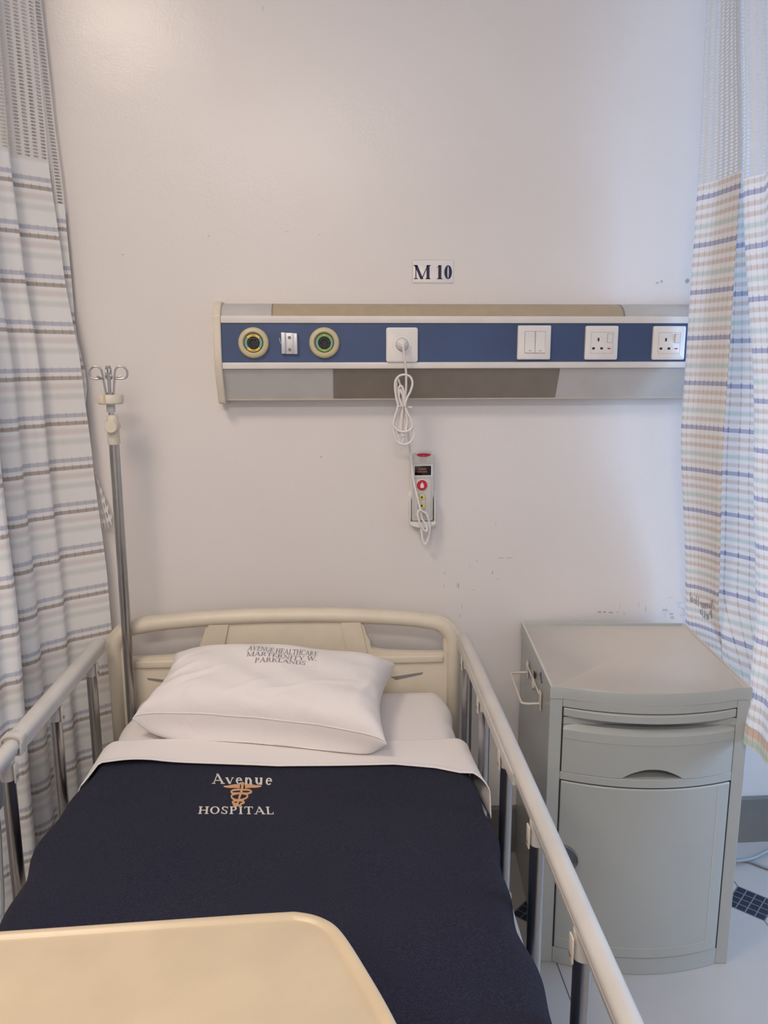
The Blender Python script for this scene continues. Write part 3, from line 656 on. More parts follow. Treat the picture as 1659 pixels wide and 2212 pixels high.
# ================================================================== CURTAINS
def cloth(name, mt, parent, levels, z_top, z_bot, nz, per=14, sag=None):
    """levels: [(z, [plan points])] sorted top -> bottom, same number of points each"""
    def plan(z):
        zs = [l[0] for l in levels]
        if z >= zs[0]: P = levels[0][1]
        elif z <= zs[-1]: P = levels[-1][1]
        else:
            for (za, A), (zb, B) in zip(levels, levels[1:]):
                if z >= zb:
                    k = (za-z)/(za-zb); k = k*k*(3-2*k)*.5+k*.5
                    P = [(a[0]+(b[0]-a[0])*k, a[1]+(b[1]-a[1])*k) for a, b in zip(A, B)]; break
        return spline([(p[0], p[1], 0) for p in P], per)
    n = (len(levels[0][1])-1)*per
    rows = []; zz = [z_top+(z_bot-z_top)*j/nz for j in range(nz+1)]
    mid = plan((z_top+z_bot)/2); s = [0]
    for a, b in zip(mid, mid[1:]): s.append(s[-1]+(b-a).length)
    for z in zz:
        p = plan(z); rows.append([(q.x, q.y, z) for q in p])
    mb = MB(); mb.v = [v for r in rows for v in r]
    N = n+1
    mb.f = [(j*N+i, j*N+i+1, (j+1)*N+i+1, (j+1)*N+i) for j in range(nz) for i in range(n)]
    mb.uv = [(s[i], z+(interp(i/per, sag) if sag else 0)) for z in zz for i in range(N)]
    o = mb.build(name, mt, parent, angle=180)
    def surf(u, z, off=0):      # u = metres along the cloth
        p = plan(z); k = 0
        while k < len(s)-2 and s[k+1] < u: k += 1
        f = (u-s[k])/max(1e-6, s[k+1]-s[k]); a = p[k].lerp(p[k+1], f); d = (p[k+1]-p[k]).normalized()
        return Vector((a.x+d.y*off, a.y-d.x*off, z))
    return o, surf
# left curtain: hangs from the wall out along the bed
def px_of(p):
    q = Vector(p)-O; return 829.5+F*q.dot(rt2)/q.dot(fw)
def xs(px, y, z):           # x of the point at depth y, height z that lies in photo column px
    lo, hi = -3, 3
    for _ in range(40):
        m_ = (lo+hi)/2
        if px_of((m_, y, z)) < px: lo = m_
        else: hi = m_
    return lo
tailL = [(-.91, -.56), (-.93, -.63), (-.86, -.68), (-.88, -.78), (-.93, -.86), (-.88, -.94), (-.92, -1.06)]
def levL(z, e, g):
    L = [(e, -.055), (e-25, -.075), (e-60, -.10), (e-92, -.125), (e-85-14*g, -.160), (e-112-6*g, -.180), (e-150, -.208), (e-143-12*g, -.245), (e-168, -.27), (e-198, -.285), (e-205-12*g, -.30+.09*g), (e-200+7*g, -.37), (e-232, -.41), (e-270, -.46)]
    return (z, [(xs(px, y, z), y) for px, y in L]+tailL)
cl = thing('curtain', 'left cubicle curtain, white with blue and brown stripes and net heading, beside the bed', 'curtain', (0, 0, 0))
LM, _ = cloth('curtain_cloth', 'curtain_l', cl, [levL(2.35, 72, 0), levL(1.96, 104, 0), levL(1.70, 137, .1), levL(1.45, 176, .3), levL(1.22, 200, .7), levL(.90, 232, 1), levL(.45, 260, 1)], 2.86, .12, 80)
# the rear curtain seen past its edge
cl2 = thing('curtain', 'narrow rear striped curtain behind the left curtain, hem corner hitched up against the wall', 'curtain', (0, 0, 0))
def ed(px, py): return at(px, py, -.022).x
R1 = lambda x: [(x, -.020), (x-.012, -.030), (x-.035, -.034), (x-.07, -.026), (x-.12, -.03)]
cloth('curtain_cloth', 'curtain_l2', cl2, [(2.35, R1(ed(88, 0))), (2.10, R1(ed(111, 200))), (1.87, R1(ed(138, 430))), (1.64, R1(ed(157, 640))), (1.56, R1(ed(163, 710))), (1.42, R1(ed(188, 830))), (1.28, R1(ed(196, 950)-.02))], 2.86, 1.25, 50)
def hemfn(u, v):
    a = at(200, 1005, -.02); b = at(247, 1128, -.030); c = at(205, 1150, -.045)
    e1 = Vector(a).lerp(b, v); e2 = Vector(a).lerp(c, v); p = e1.lerp(e2, u); p.y -= .008*v*sin(u*pi*3); p.z -= .010*v*abs(sin(u*pi*1.5)); return p
mb = MB(); mb.grid(hemfn, 24, 20, lambda u, v: (v*.14+.003, 1.916+(u-.62)*.06))
mb.build('hem_corner', 'curtain_l2', cl2, thick=.002)

tailR = [(1.13, -.70), (1.17, -.76), (1.12, -.84), (1.16, -.92)]
def levR(z, L): return (z, [(xs(px, y, z), y) for px, y in L]+tailR)
RL = [levR(2.3, [(1525, -.10), (1528, -.14), (1552, -.19), (1580, -.255), (1598, -.30), (1590, -.25), (1596, -.22), (1613, -.28), (1605, -.36), (1650, -.42), (1700, -.50)]),
      levR(1.9, [(1507, -.125), (1510, -.15), (1540, -.19), (1575, -.255), (1601, -.30), (1592, -.25), (1597, -.22), (1618, -.28), (1606, -.37), (1650, -.43), (1700, -.52)]),
      levR(1.3, [(1471, -.115), (1474, -.14), (1500, -.165), (1535, -.21), (1563, -.245), (1555, -.20), (1560, -.17), (1642, -.26), (1629, -.38), (1665, -.44), (1710, -.52)]),
      levR(.85, [(1480, -.055), (1484, -.08), (1505, -.10), (1530, -.135), (1552, -.175), (1543, -.13), (1548, -.11), (1644, -.24), (1631, -.40), (1665, -.46), (1710, -.54)])]
LOWX = [(1.010, -.055), (1.015, -.08), (1.03, -.10), (1.045, -.135), (1.06, -.175), (1.055, -.20), (1.06, -.27), (1.07, -.38)]
RL.append((.62, LOWX+[(xs(px, y, .62), y) for px, y in ((1609, -.495), (1640, -.56), (1690, -.64))]+tailR))
cr_ = thing('curtain', 'right cubicle curtain, backlit, with violet orange and green stripes, beside the bedside cabinet', 'curtain', (0, 0, 0))
RZB = .645
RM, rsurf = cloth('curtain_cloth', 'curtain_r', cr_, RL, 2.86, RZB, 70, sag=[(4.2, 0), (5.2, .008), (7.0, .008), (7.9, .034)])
hm, _ = cloth('hem', 'hem', cr_, RL[:-1]+[(RL[-1][0], [(x-.002, y) for x, y in RL[-1][1]])], RZB, .600, 4)
hm['label'] = 'orange and green doubled hem'
# mirrored printing, read through the cloth
def rt_fn(w_, h_, z0, uo): return lambda u, v: rsurf(uo+w_*(1-u), z0-.012*sin(u*pi)+h_*v, .0012)
put_text('printed_lettering', '', GL, None, 'ink', cr_, lines=[('Avenue Heal', rt_fn(.120, .026, .812, .038)), ('Parkla', rt_fn(.066, .024, .782, .083))])
# ceiling tracks
tk = thing('curtain_track', 'white ceiling track carrying the left curtains', 'curtain track', (-.78, 0, CEIL))
MB().box(-.012, .012, -3.0, -.01, -.03, 0, .002).build('track', 'white', tk)
for k in range(8): MB().tube([(0, -.05-.13*k, -.03), (0, -.05-.13*k, -.10)], .002, 6).build('hook', 'white', tk)
tk = thing('curtain_track', 'white ceiling track carrying the right curtain', 'curtain track', (1.02, 0, CEIL))
MB().box(-.012, .012, -3.0, -.01, -.03, 0, .002).build('track', 'white', tk)
for k in range(8): MB().tube([(0, -.15-.1*k, -.03), (0, -.15-.1*k, -.10)], .002, 6).build('hook', 'white', tk)

# ================================================================== BED
TH = -.0157
bed = thing('hospital_bed', 'hospital bed with moulded cream headboard and raised side rails against the wall', 'bed', (-.135, 0, 0), TH)
def toB(p):
    p = Vector(p)-Vector((-.135, 0, 0)); return Vector((p.x*cos(-TH)-p.y*sin(-TH), p.x*sin(-TH)+p.y*cos(-TH), p.z))
# headboard as a displaced slab with two through-openings
def headboard():
    hw = .478; z0, z1 = .33, .818; yc = -.10
    def top(x): return z1-.030*(abs(x)/hw)**2.2
    out = []
    out.append((-hw+.01, z0)); out.append((hw-.01, z0)); 
    rc = .075
    for k in range(9):
        a = R(0+90*k/8); out.append((hw-rc+rc*cos(a), top(hw-.05)-rc+rc*sin(a)))
    for k in range(1, 24):
        x = (hw-rc)-(2*(hw-rc))*k/24; out.append((x, top(x) if abs(x) < hw-rc else top(hw-.05)))
    for k in range(9):
        a = R(90+90*k/8); out.append((-hw+rc+rc*cos(a), top(hw-.05)-rc+rc*sin(a)))
    def opening(s):
        # slanted inner side
        P = [(.416*s, .778), (.222*s, .784), (.214*s, .768), (.228*s, .728), (.252*s, .697), (.418*s, .688), (.430*s, .700), (.430*s, .765)]
        return [(v.x, v.y) for v in spline([(a, b, 0) for a, b in P], 5, closed=True)]
    bm = bmesh.new()
    loops = []
    for L in (out, opening(1), opening(-1)):
        vs = [bm.verts.new((x, yc, z)) for x, z in L]
        for i in range(len(vs)): bm.edges.new((vs[i], vs[(i+1) % len(vs)]))
    bmesh.ops.triangle_fill(bm, use_beauty=True, use_dissolve=False, edges=bm.edges[:])
    me = bpy.data.meshes.new('headboard_panel'); bm.to_mesh(me); bm.free()
    me.materials.append(M['cream']); o = bpy.data.objects.new('headboard', me); COL.objects.link(o); o.parent = bed
    md = o.modifiers.new('s', 'SOLIDIFY'); md.thickness = .026; md.offset = 0
    md = o.modifiers.new('b', 'BEVEL'); md.width = .008; md.segments = 3; md.limit_method = 'ANGLE'; md.angle_limit = R(40)
    for p in me.polygons: p.use_smooth = True
    # rounded outer rim
    rim = [(x, yc-.004, z) for x, z in out[2:]]
    pts = []
    for x, y, z in rim:
        sx = (hw-.020)/hw; pts.append((x*sx, y, z-.018))
    pts = [(.458, yc-.004, z0)]+pts+[(-.458, yc-.004, z0)]
    MB().tube(pts, .0200, 16).build('rim', 'cream', o, angle=180)
    # raised centre panel frame: slanted pillars and mid rail
    MB().prism([(-.150, .782), (-.203, .782), (-.224, .684), (-.172, .684)], 'y', yc-.019, yc-.010).build('pillar', 'cream', o, smooth=False)
    MB().prism([(.150, .782), (.203, .782), (.224, .684), (.172, .684)], 'y', yc-.019, yc-.010).build('pillar', 'cream', o, smooth=False)
    MB().box(-.43, .43, yc-.020, yc-.010, .662, .684, .007, 3).build('cross_rail', 'cream', o)
    for s in (1, -1): MB().prism([(s*.285, .622), (s*.375, .634), (s*.372, .628), (s*.30, .613)], 'y', yc-.0138, yc-.010).build('moulded_notch', 'greyline', o, smooth=False)
    return o
headboard()
fr = MB()
for s in (-1, 1): fr.box(s*.43-.02, s*.43+.02, -2.05, -.12, .40, .45, .004)
for y in (-.2, -.8, -1.4, -2.0): fr.box(-.43, .43, y-.02, y+.02, .39, .43, .004)
fr.box(-.42, .42, -2.05, -.13, .45, .465)
fr.build('bed_frame', 'railcream', bed)
for x in (-.40, .40):
    for y in (-.25, -1.9):
        lg = MB().box(x-.02, x+.02, y-.02, y+.02, .12, .40, .003).build('leg', 'railcream', bed)
        MB().lathe([(.002, -.015), (.055, -.015), (.06, -.01), (.06, .01), (.055, .015), (.002, .015)], (x, y, .06), axis='x', n=24).build('castor', 'black', lg)
# footboard, below the camera's view
MB().box(-.47, .47, -2.12, -2.085, .35, .80, .02, 4).build('footboard', 'cream', bed)

def side_rail(s):
    X = s*.476; yE = -1.72; sleeve_end = -.725 if s < 0 else -.865
    def prof(w, zt, zb):            # rounded-top cross-section in (x, z)
        P = []
        for k in range(11):
            a = R(180*k/10); P.append((w*cos(a), zt-.013+.013*sin(a)))
        P += [(-w, zt-.0165), (-w+.0022, zt-.0185), (-w+.0040, zb), (w-.0040, zb), (w-.0022, zt-.0185), (w, zt-.0165)]
        return [(X+x, z) for x, z in P]
    def sweep(P, ys, sc, cz=.752):
        n = len(P); vs = []
        for y, k in zip(ys, sc): vs += [(X+(x-X)*k, y, cz+(z-cz)*k-(1-k)*.012) for x, z in P]
        fs = [(i*n+j, i*n+(j+1) % n, (i+1)*n+(j+1) % n, (i+1)*n+j) for i in range(len(ys)-1) for j in range(n)]
        fs += [tuple(range(n))[::-1], tuple((len(ys)-1)*n+j for j in range(n))]
        return MB().add(vs, fs)
    if s < 0:
        A = prof(.0185, .773, .736); Bp = prof(.0150, .767, .739)
        r = sweep(A, [-.158, -.161, -.170, -.185, sleeve_end], [.60, .78, .92, 1, 1]).build('side_rail', 'railcream', bed, angle=35)
        r['label'] = 'left side rail'
        sweep(Bp, [sleeve_end-.0005, yE], [1, 1]).build('outer_handrail', 'railcream', r, angle=35)
        n = len(Bp); Cp = prof(.0215, .777, .734); vs = []
        Cn = [(X+(x-X)*.80, .754+(z-.754)*.82) for x, z in Cp]
        for y, P in ((sleeve_end+.024, A), (sleeve_end+.018, Cp), (sleeve_end-.004, Cp), (sleeve_end-.004, Cn)): vs += [(x, y, z) for x, z in P]
        MB().add(vs, [(i*n+j, i*n+(j+1) % n, (i+1)*n+(j+1) % n, (i+1)*n+j) for i in range(3) for j in range(n)]).build('collar', 'railcream', r, angle=35)
    else:
        A = prof(.0148, .770, .744)
        r = sweep(A, [-.158, -.161, -.170, -.185, yE], [.60, .78, .92, 1, 1]).build('side_rail', 'railcream', bed, angle=35)
        r['label'] = 'right side rail'
        sk = [(X+x, z) for x, z in ((-.0172, .753), (-.0180, .750), (-.0165, .729), (.0165, .729), (.0180, .750), (.0172, .753))]
        sweep(sk, [-.165, -.185, sleeve_end, sleeve_end-.012], [.8, 1, 1, .9]).build('skirt', 'railcream', r, angle=35)
        sweep([(X-.0125, .7445), (X-.0115, .736), (X+.0115, .736), (X+.0125, .7445)], [sleeve_end, yE], [1, 1]).build('lower_lip', 'railcream', r, angle=35)
    MB().tube([(X, -.22, .400), (X, yE, .400)], .016, 14).build('lower_rail', 'railcream', r)
    for k in range(6):
        y = -.25-.252*k
        MB().tube([(X, y, .412), (X, y, .712)], .0128, 20).build('post', 'steel', r)
        MB().tube([(X, y, .700), (X, y, .708), (X, y, .740)], [.0135, .0142, .0142], 18).build('post_socket', 'railcream', r)
        tb = MB().box(X-s*.0165-.0015, X-s*.0165+.0015, y-.010, y+.006, .696, .734, .001).build('screw_tab', 'beigesocket', r)
        MB().lathe([(.0001, -.0005), (.0035, -.0005), (.0035, .0012), (.0001, .0012)], (X-s*.0188, y-.003, .708), axis='x', n=14).build('screw', 'greyline', tb)
        MB().tube([(X, y, .392), (X, y, .420)], .017, 16).build('post_foot', 'beigesocket', r)
side_rail(-1); side_rail(1)

# IV pole
ivp = thing('iv_pole', 'steel drip pole with four chrome hooks at the left head corner of the bed', 'iv pole', (-.5465, -.150, .42))
z0 = .42
MB().tube([(0, 0, 0), (0, 0, 1.283-z0)], .0125, 24).build('pole', 'steel', ivp)
lk = MB().tube([(0, 0, 1.272-z0), (0, 0, 1.276-z0), (0, 0, 1.330-z0), (0, 0, 1.345-z0)], [.0145, .0155, .0150, .0118], 24).build('locking_sleeve', 'endcap', ivp)
MB().lathe([(.002, .018), (.0125, .018), (.0125, -.012), (.0145, -.014), (.0155, -.020), (.0150, -.028), (.0130, -.030), (.0001, -.030)], (.002, 0, 1.317-z0), n=32).build('knob', 'endcap', ivp)
MB().tube([(-.002, 0, 1.33-z0), (-.002, 0, 1.40-z0)], .0068, 18).build('inner_rod', 'chrome', ivp)
MB().tube([(-.002, 0, 1.352-z0), (-.002, 0, 1.375-z0)], .0105, 20).build('ferrule', 'handset', ivp)
hub = MB().lathe([(.002, 0), (.028, 0), (.0315, .003), (.0325, .020), (.031, .023), (.002, .023)], (-.002, 0, 1.372-z0), axis='z', n=40).build('hub', 'endcap', ivp)
MB().box(-.010, -.0055, -.0335, -.028, 1.374-z0, 1.3955-z0).build('hub_slot', 'ringcream', hub, smooth=False)
for ang in (0, 90, 180, 270):
    a = R(ang+6); c, d = cos(a), sin(a)
    loc = [(.008, 1.388), (.0105, 1.41), (.013, 1.43), (.0145, 1.445), (.017, 1.456), (.024, 1.463), (.034, 1.463), (.042, 1.456), (.0445, 1.447), (.042, 1.438), (.034, 1.434), (.024, 1.4335), (.016, 1.434), (.011, 1.438), (.008, 1.446)]
    pts = [(-.002+r_*c-(.0015*i/14)*d*2, r_*d+(.0015*i/14)*c*2, z-z0) for i, (r_, z) in enumerate(loc)]
    tipz = pts[12]
    pts = pts[:13]+[(pts[12][0]+.004*c*0+.006*(-d), pts[12][1]+.006*c, pts[12][2]+.001), (pts[12][0]+.010*c-.009*d, pts[12][1]+.010*d+.009*c, pts[12][2]+.006)]
    MB().tube(spline(pts, 5), .0025, 10).build('hook', 'chrome', ivp)

# hand pendant hanging outside the left rail
hp = thing('hand_pendant', 'grey blue hand control hanging outside the left bed rail', 'remote control', (-.655, -.735, .80))
MB().box(-.016, .010, -.022, .022, -.045, .010, .006, 3).build('hanger', 'railcream', hp)
MB().prism([(-.018, -.05), (.018, -.05), (.017, -.12), (.009, -.165), (-.009, -.165), (-.017, -.12)], 'x', -.012, .010).build('body', 'greyblue', hp)
MB().tube(spline([(0, 0, -.165), (0, .003, -.21), (0, -.004, -.27), (.002, -.02, -.36), (0, -.05, -.45)], 6), .0035, 8).build('cord', 'cable', hp)

# ------------------------------------------------------------------ mattress and bedding (bed frame coordinates)
BC = .020
def bedobj(o, label, cat):
    o.location = (-.135, 0, 0); o.rotation_euler = (0, 0, TH); return tag(o, label, cat)
mt_ = MB().box(BC-.400, BC+.400, -2.06, -.135, .468, .578, .03, 4).build('mattress', 'mattress'); bedobj(mt_, 'blue mattress lying on the bed frame under the white sheet', 'mattress')
def section(t, hw, z, drop, rad):
    """t in 0..1 across; returns x offset, z"""
    flat = hw-rad; arc = rad*pi/2; L = 2*(flat+arc+drop); s = (t-.5)*L; sg = 1 if s >= 0 else -1; a = abs(s)
    if a < flat: return sg*a, z
    if a < flat+arc: q = (a-flat)/rad; return sg*(flat+rad*sin(q)), z-rad*(1-cos(q))
    return sg*hw, z-rad-(a-flat-arc)
def bn(x, y, k=1): return k*(sin(x*9+y*7)*.4+sin(x*17-y*13+1)*.3+sin(x*5+y*23+2)*.3)
def fs(t, v):
    y = -.128+(-1.95+.128)*v
    hw = .412; zz = .597
    x, z = section(t, hw, zz, .11, .045)
    e = max(0, 1-(-.128-y)/.045); z -= .035*e*e; sc = 1-.05*max(0, 1-(-.128-y)/.05)**2
    z += bn(x, y)*.0012
    if abs(x) > .395: x += .004*sin(y*21+x)+.003*sin(y*47)
    return (BC+x*sc, y, z)
o = MB().grid(fs, 110, 90).build('bed_sheet', 'sheet', thick=.002, angle=180); bedobj(o, 'white fitted sheet on the mattress under the pillow', 'sheet')
EDG = [toB(atz(px, py, .606)) for px, py in ((183, 1690), (215, 1655), (330, 1650), (480, 1656), (600, 1661), (720, 1659), (850, 1656), (940, 1664), (1000, 1676), (1040, 1692), (1060, 1712))]
etab = sorted([(p.x-BC, p.y) for p in EDG])
def edge_y(x): return interp(x, etab)
def bl(t, v):
    x, z = section(t, .4185, .6035, .22, .035)
    y0 = -.47; y = y0+(-1.98-y0)*v
    z += bn(x, y)*.0020+.0025*sin(y*11+x*3)*(1 if abs(x) < .39 else 0)
    if abs(x) > .375:
        k = min(1, (abs(x)-.375)/.03)
        x += (1 if x > 0 else -1)*k*(.006*sin(y*15+1)+.004*sin(y*37)+.004)
        if x < 0: x += -.010*k*max(0, sin((y+.2)*9))
    return (BC+x, y, z)
blk = MB().grid(bl, 150, 170).build('blanket', 'navy', thick=.003, angle=180); bedobj(blk, 'navy blue fleece blanket with hospital name and caduceus embroidered near its top edge', 'blanket')
# turned-down top sheet
def ts(t, v):
    x, z = section(t, .4235, .6105, .045, .035)
    ey = edge_y(max(-.42, min(.42, x))); 
    if abs(x) > .40: ey -= .35*max(0, (.6105-.035-z))
    y0 = -.43-.015*sin(x*6)
    y = y0+(ey-y0)*v
    z += bn(x, y)*.0012
    if x > .39: x += .006+.016*v*v
    if -.42 < x < -.20: z += .007*math.exp(-((x+.33)/.06)**2)*math.exp(-((v-1)/.12)**2)
    z -= .0095*max(0, 1-v*9)
    z += .0015*math.exp(-((v-.97)/.04)**2)
    return (BC+x, y, z)
o = MB().grid(ts, 130, 40).build('top_sheet', 'sheet', thick=.0022, angle=180); bedobj(o, 'turned-down white top sheet lying over the upper edge of the navy blanket', 'sheet')

# embroidery on the blanket
def bz(p):                        # world point (x, y) -> on the blanket
    q = toB((p[0], p[1], 0)); x = q.x-BC
    return Vector((q.x, q.y, .6035+bn(x, q.y)*.0020+.0025*sin(q.y*11+x*3)+.0022))
def quadmap(c00, c10, c01, c11):
    P = [atz(*c, .606) for c in (c00, c10, c01, c11)]
    def f(u, v):
        a = P[0].lerp(P[1], u); b = P[2].lerp(P[3], u); return bz(a.lerp(b, v))
    return f
put_text('embroidered_lettering', 'Avenue', GM, quadmap((458, 1691), (588, 1695), (456, 1671), (590, 1672)), 'threadwhite', blk, track=.1, thick=.001)
put_text('embroidered_lettering', 'HOSPITAL', GM, quadmap((427, 1756), (592, 1756), (429, 1740), (590, 1740)), 'threadwhite', blk, track=.06, thick=.001)
em = MB()
def zz2(x, y): return bz(atz(380+x/5.184, 1640+y/5.184, .606))
def ribbon(pts, w):
    P = spline([(x, y, 0) for x, y in pts], 5); W2 = w if callable(w) else (lambda k: w)
    vs = []
    for i, p in enumerate(P):
        a = P[max(0, i-1)]; b = P[min(len(P)-1, i+1)]; d = (b-a).normalized(); n = Vector((-d.y, d.x, 0))*W2(i/(len(P)-1))/2
        vs += [zz2((p+n).x, (p+n).y), zz2((p-n).x, (p-n).y)]
    em.add(vs, [(2*i, 2*i+1, 2*i+3, 2*i+2) for i in range(len(P)-1)])
ribbon([(745, 290), (735, 350), (712, 410), (700, 460), (672, 522)], lambda k: 28-10*k)
em.add([zz2(745+22*cos(2*pi*k/16), 272+20*sin(2*pi*k/16)) for k in range(16)], [tuple(range(16))])
for s_ in (-1, 1):
    ribbon([(745+s_*28, 298), (745+s_*90, 295), (745+s_*150, 300), (745+s_*212, 297)], lambda k: 40*(1-k)**.6+4)
ribbon([(740, 335), (660, 335), (620, 352), (640, 372), (720, 372), (790, 385), (800, 410), (760, 435), (690, 450), (640, 462), (640, 482), (690, 490)], 17)
ribbon([(755, 335), (820, 338), (845, 360), (800, 374), (720, 372), (640, 385), (622, 410), (650, 438), (700, 448), (750, 458), (760, 475), (720, 490)], 17)
ribbon([(640, 500), (670, 512), (700, 505), (735, 500)], 14)
ribbon([(640, 490), (690, 498), (730, 508)], 12)
e = em.build('embroidered_caduceus', 'threadorange', blk, smooth=False)
md = e.modifiers.new('s', 'SOLIDIFY'); md.thickness = .001; md.offset = 0

# pillow
FL, FR, BR, BL = Vector((-.478, -.405, .655)), Vector((.108, -.560, .650)), Vector((.155, -.200, .690)), Vector((-.425, -.165, .715))
CREASES = [(-.85, -.55, -.35, .05, .0045, .035), (-.75, -.65, -.45, -.15, -.004, .03), (-.9, -.3, -.6, .2, .005, .04), (-.1, -.75, .35, -.35, .004, .03), (0, -.85, .2, -.55, -.004, .03), (-.35, -.8, .1, -.2, .0035, .03),
           (.55, -.8, .75, -.1, .004, .035), (.3, -.35, .8, -.15, .0035, .03), (-.95, .1, -.7, .6, .005, .04), (.75, -.6, .95, .2, .0045, .035), (-.6, -.9, -.55, -.6, .004, .03), (-.2, -.95, -.15, -.7, .003, .025), (.35, -.95, .45, -.65, .004, .03)]
def pil_pt(u, v, side):          # u,v in -1..1, v=+1 at the back
    a = FL.lerp(FR, (u+1)/2); b = BL.lerp(BR, (u+1)/2)
    c = a.lerp(b, (v+1)/2)
    ctr = (FL+FR+BR+BL)/4
    # sides curve inward, corners stay out
    du = .045*(1-v*v)*abs(u)**3; dv = .030*(1-u*u)*abs(v)**3
    ux = (FR-FL).normalized(); vx = (BL-FL).normalized()
    c = c-ux*du*(1 if u > 0 else -1)*.6-vx*dv*(1 if v > 0 else -1)*.6
    h = ((1-abs(u)**4.6)*(1-abs(v)**4.2)); h = max(0, h)**.45
    th_ = .072 if side > 0 else .080
    if side < 0:
        tv = v+1; c = c-vx*(.30*tv*math.exp(-tv*4.2)*(1-abs(u)**5))
    n = Vector((.02, -.14, 1)).normalized()
    wr = .0
    ed_ = 1-max(abs(u), abs(v))
    wr += .0035*sin(u*14+v*5)*math.exp(-ed_*7)*max(0, min(1, ed_*14))+.003*sin(v*17-u*4)*math.exp(-(1-abs(u))*6)*max(0, min(1, ed_*14))
    wr += .0022*sin(9*(u*.8+v)+2*sin(3*u))*min(1, ed_*4)
    for ax, ay, bx_, by_, am, wd in CREASES:
        dx, dy = bx_-ax, by_-ay; q_ = max(0, min(1, ((u-ax)*dx+(v-ay)*dy)/(dx*dx+dy*dy))); dd_ = math.hypot(u-ax-q_*dx, v-ay-q_*dy)
        wr += am*math.exp(-(dd_/wd)**2)*sin(q_*pi)
    p = c+n*(h*th_*side+wr*side)
    # bump in the middle of the back
    p.z += .016*math.exp(-((u+.08)/.40)**2)*max(0, v)*(1 if side > 0 else .3)
    zf = .6145 if p.y < -.43 else .604
    zf = .6145 if p.y < -.46 else (.604 if p.y > -.40 else .604+.0105*(-.40-p.y)/.06)
    if p.z < zf: p.z = zf
    if p.y > -.132: p.y = -.132
    return p
def g2(u): s_ = (u-.5)*2; return math.copysign(1-(1-abs(s_))**1.6, s_)
mb = MB(); mb.grid(lambda u, v: pil_pt(g2(u), g2(v), 1), 110, 80); mb.grid(lambda u, v: pil_pt(g2(u), g2(v), -1), 110, 80)
bm = None
pilo = mb.build('pillow', 'pillow', angle=180)
bm = bmesh.new(); bm.from_mesh(pilo.data); bmesh.ops.remove_doubles(bm, verts=bm.verts[:], dist=.0004); bmesh.ops.recalc_face_normals(bm, faces=bm.faces[:]); bm.to_mesh(pilo.data); bm.free()
for p in pilo.data.polygons: p.use_smooth = True
tag(pilo, 'plump white pillow with faded grey laundry print leaning on the headboard', 'pillow')
# seam cord along the front and right edge
sm = [pil_pt(u, -.985, 1)+Vector((0, -.0008, .0006)) for u in [(-1+2*k/60)*.985 for k in range(61)]]
MB().tube(sm, .0016, 6).build('seam', 'pillow', pilo)
# printed lines on the pillowcase: find where the photo's rows fall on the upper surface
def on_pillow(px, py):
    best = None
    d = (fw+rt2*(px-829.5)/F-up2*(py-1106)/F)
    for i in range(160):
        v = -.9+1.88*i/160
        for _ in range(1): pass
        # solve u for this v
        lo, hi = -.98, .98
        for _ in range(22):
            m_ = (lo+hi)/2; p = pil_pt(m_, v, 1)-O; x = 829.5+F*p.dot(rt2)/p.dot(fw)
            if x < px: lo = m_
            else: hi = m_
        p = pil_pt(lo, v, 1)-O; y = 1106-F*p.dot(up2)/p.dot(fw)
        if best is None or abs(y-py) < best[0]-.3: best = (abs(y-py), lo, v)
    return best[1], best[2]
def pmap(c00, c10, c01, c11):
    Q = [on_pillow(*c) for c in (c00, c10, c01, c11)]
    def f(u, v):
        a = [Q[0][i]*(1-u)+Q[1][i]*u for i in (0, 1)]; b = [Q[2][i]*(1-u)+Q[3][i]*u for i in (0, 1)]
        return pil_pt(a[0]*(1-v)+b[0]*v, a[1]*(1-v)+b[1]*v, 1)+Vector((0, -.0006, .0010))
    return f
put_text('printed_lettering', '', GL, None, 'ink', pilo, lines=[
    ('AVENUE HEALTHCARE', pmap((534, 1406), (686, 1417), (538, 1395), (687, 1409))),
    ('MARTERNITY W.', pmap((532, 1418), (684, 1427), (534, 1409), (686, 1419))),
    ('PARKLANDS', pmap((549, 1431), (660, 1437), (551, 1421), (661, 1428)))])

# ================================================================== OVERBED TABLE
ot = thing('overbed_table', 'cream overbed table top with raised rim reaching over the foot of the bed', 'table', (-.35, -1.65, 0))
far = [(-.90, -1.378), (-.60, -1.3655), (-.381, -1.358), (-.20, -1.3515), (-.075, -1.3475), (-.045, -1.349), (-.018, -1.361), (.003, -1.385), (.030, -1.447), (.055, -1.515), (.085, -1.62), (.095, -1.72), (.075, -1.80), (.01, -1.86), (-.10, -1.875), (-.50, -1.885), (-.90, -1.89), (-.97, -1.87), (-1.0, -1.80), (-1.01, -1.62), (-1.0, -1.46), (-.97, -1.395)]
loop = spline([(x+.35, y+1.65, 0) for x, y in far], 6, closed=True); nL = len(loop)
def off(d):
    out = []
    for i in range(nL):
        a = loop[i-1]; b = loop[(i+1) % nL]; t_ = (b-a).normalized(); out.append(loop[i]+Vector((t_.y, -t_.x, 0))*d)
    return out
rings = [(0.003, .826), (0, .830), (0, .846), (.002, .8505), (.005, .852), (.010, .8515), (.0125, .8488), (.0145, .8480), (.018, .8482)]
vs = []
for d, z in rings: vs += [(p.x, p.y, z) for p in off(d)]
fs_ = [(i*nL+j, i*nL+(j+1) % nL, (i+1)*nL+(j+1) % nL, (i+1)*nL+j) for i in range(len(rings)-1) for j in range(nL)]
fs_ += [tuple(range(nL))[::-1], tuple((len(rings)-1)*nL+j for j in range(nL))]
MB().add(vs, fs_).build('table_top', 'table', ot, angle=60)
MB().box(-.52, -.46, -.04, .04, .06, .826, .01, 3).build('column', 'railcream', ot)
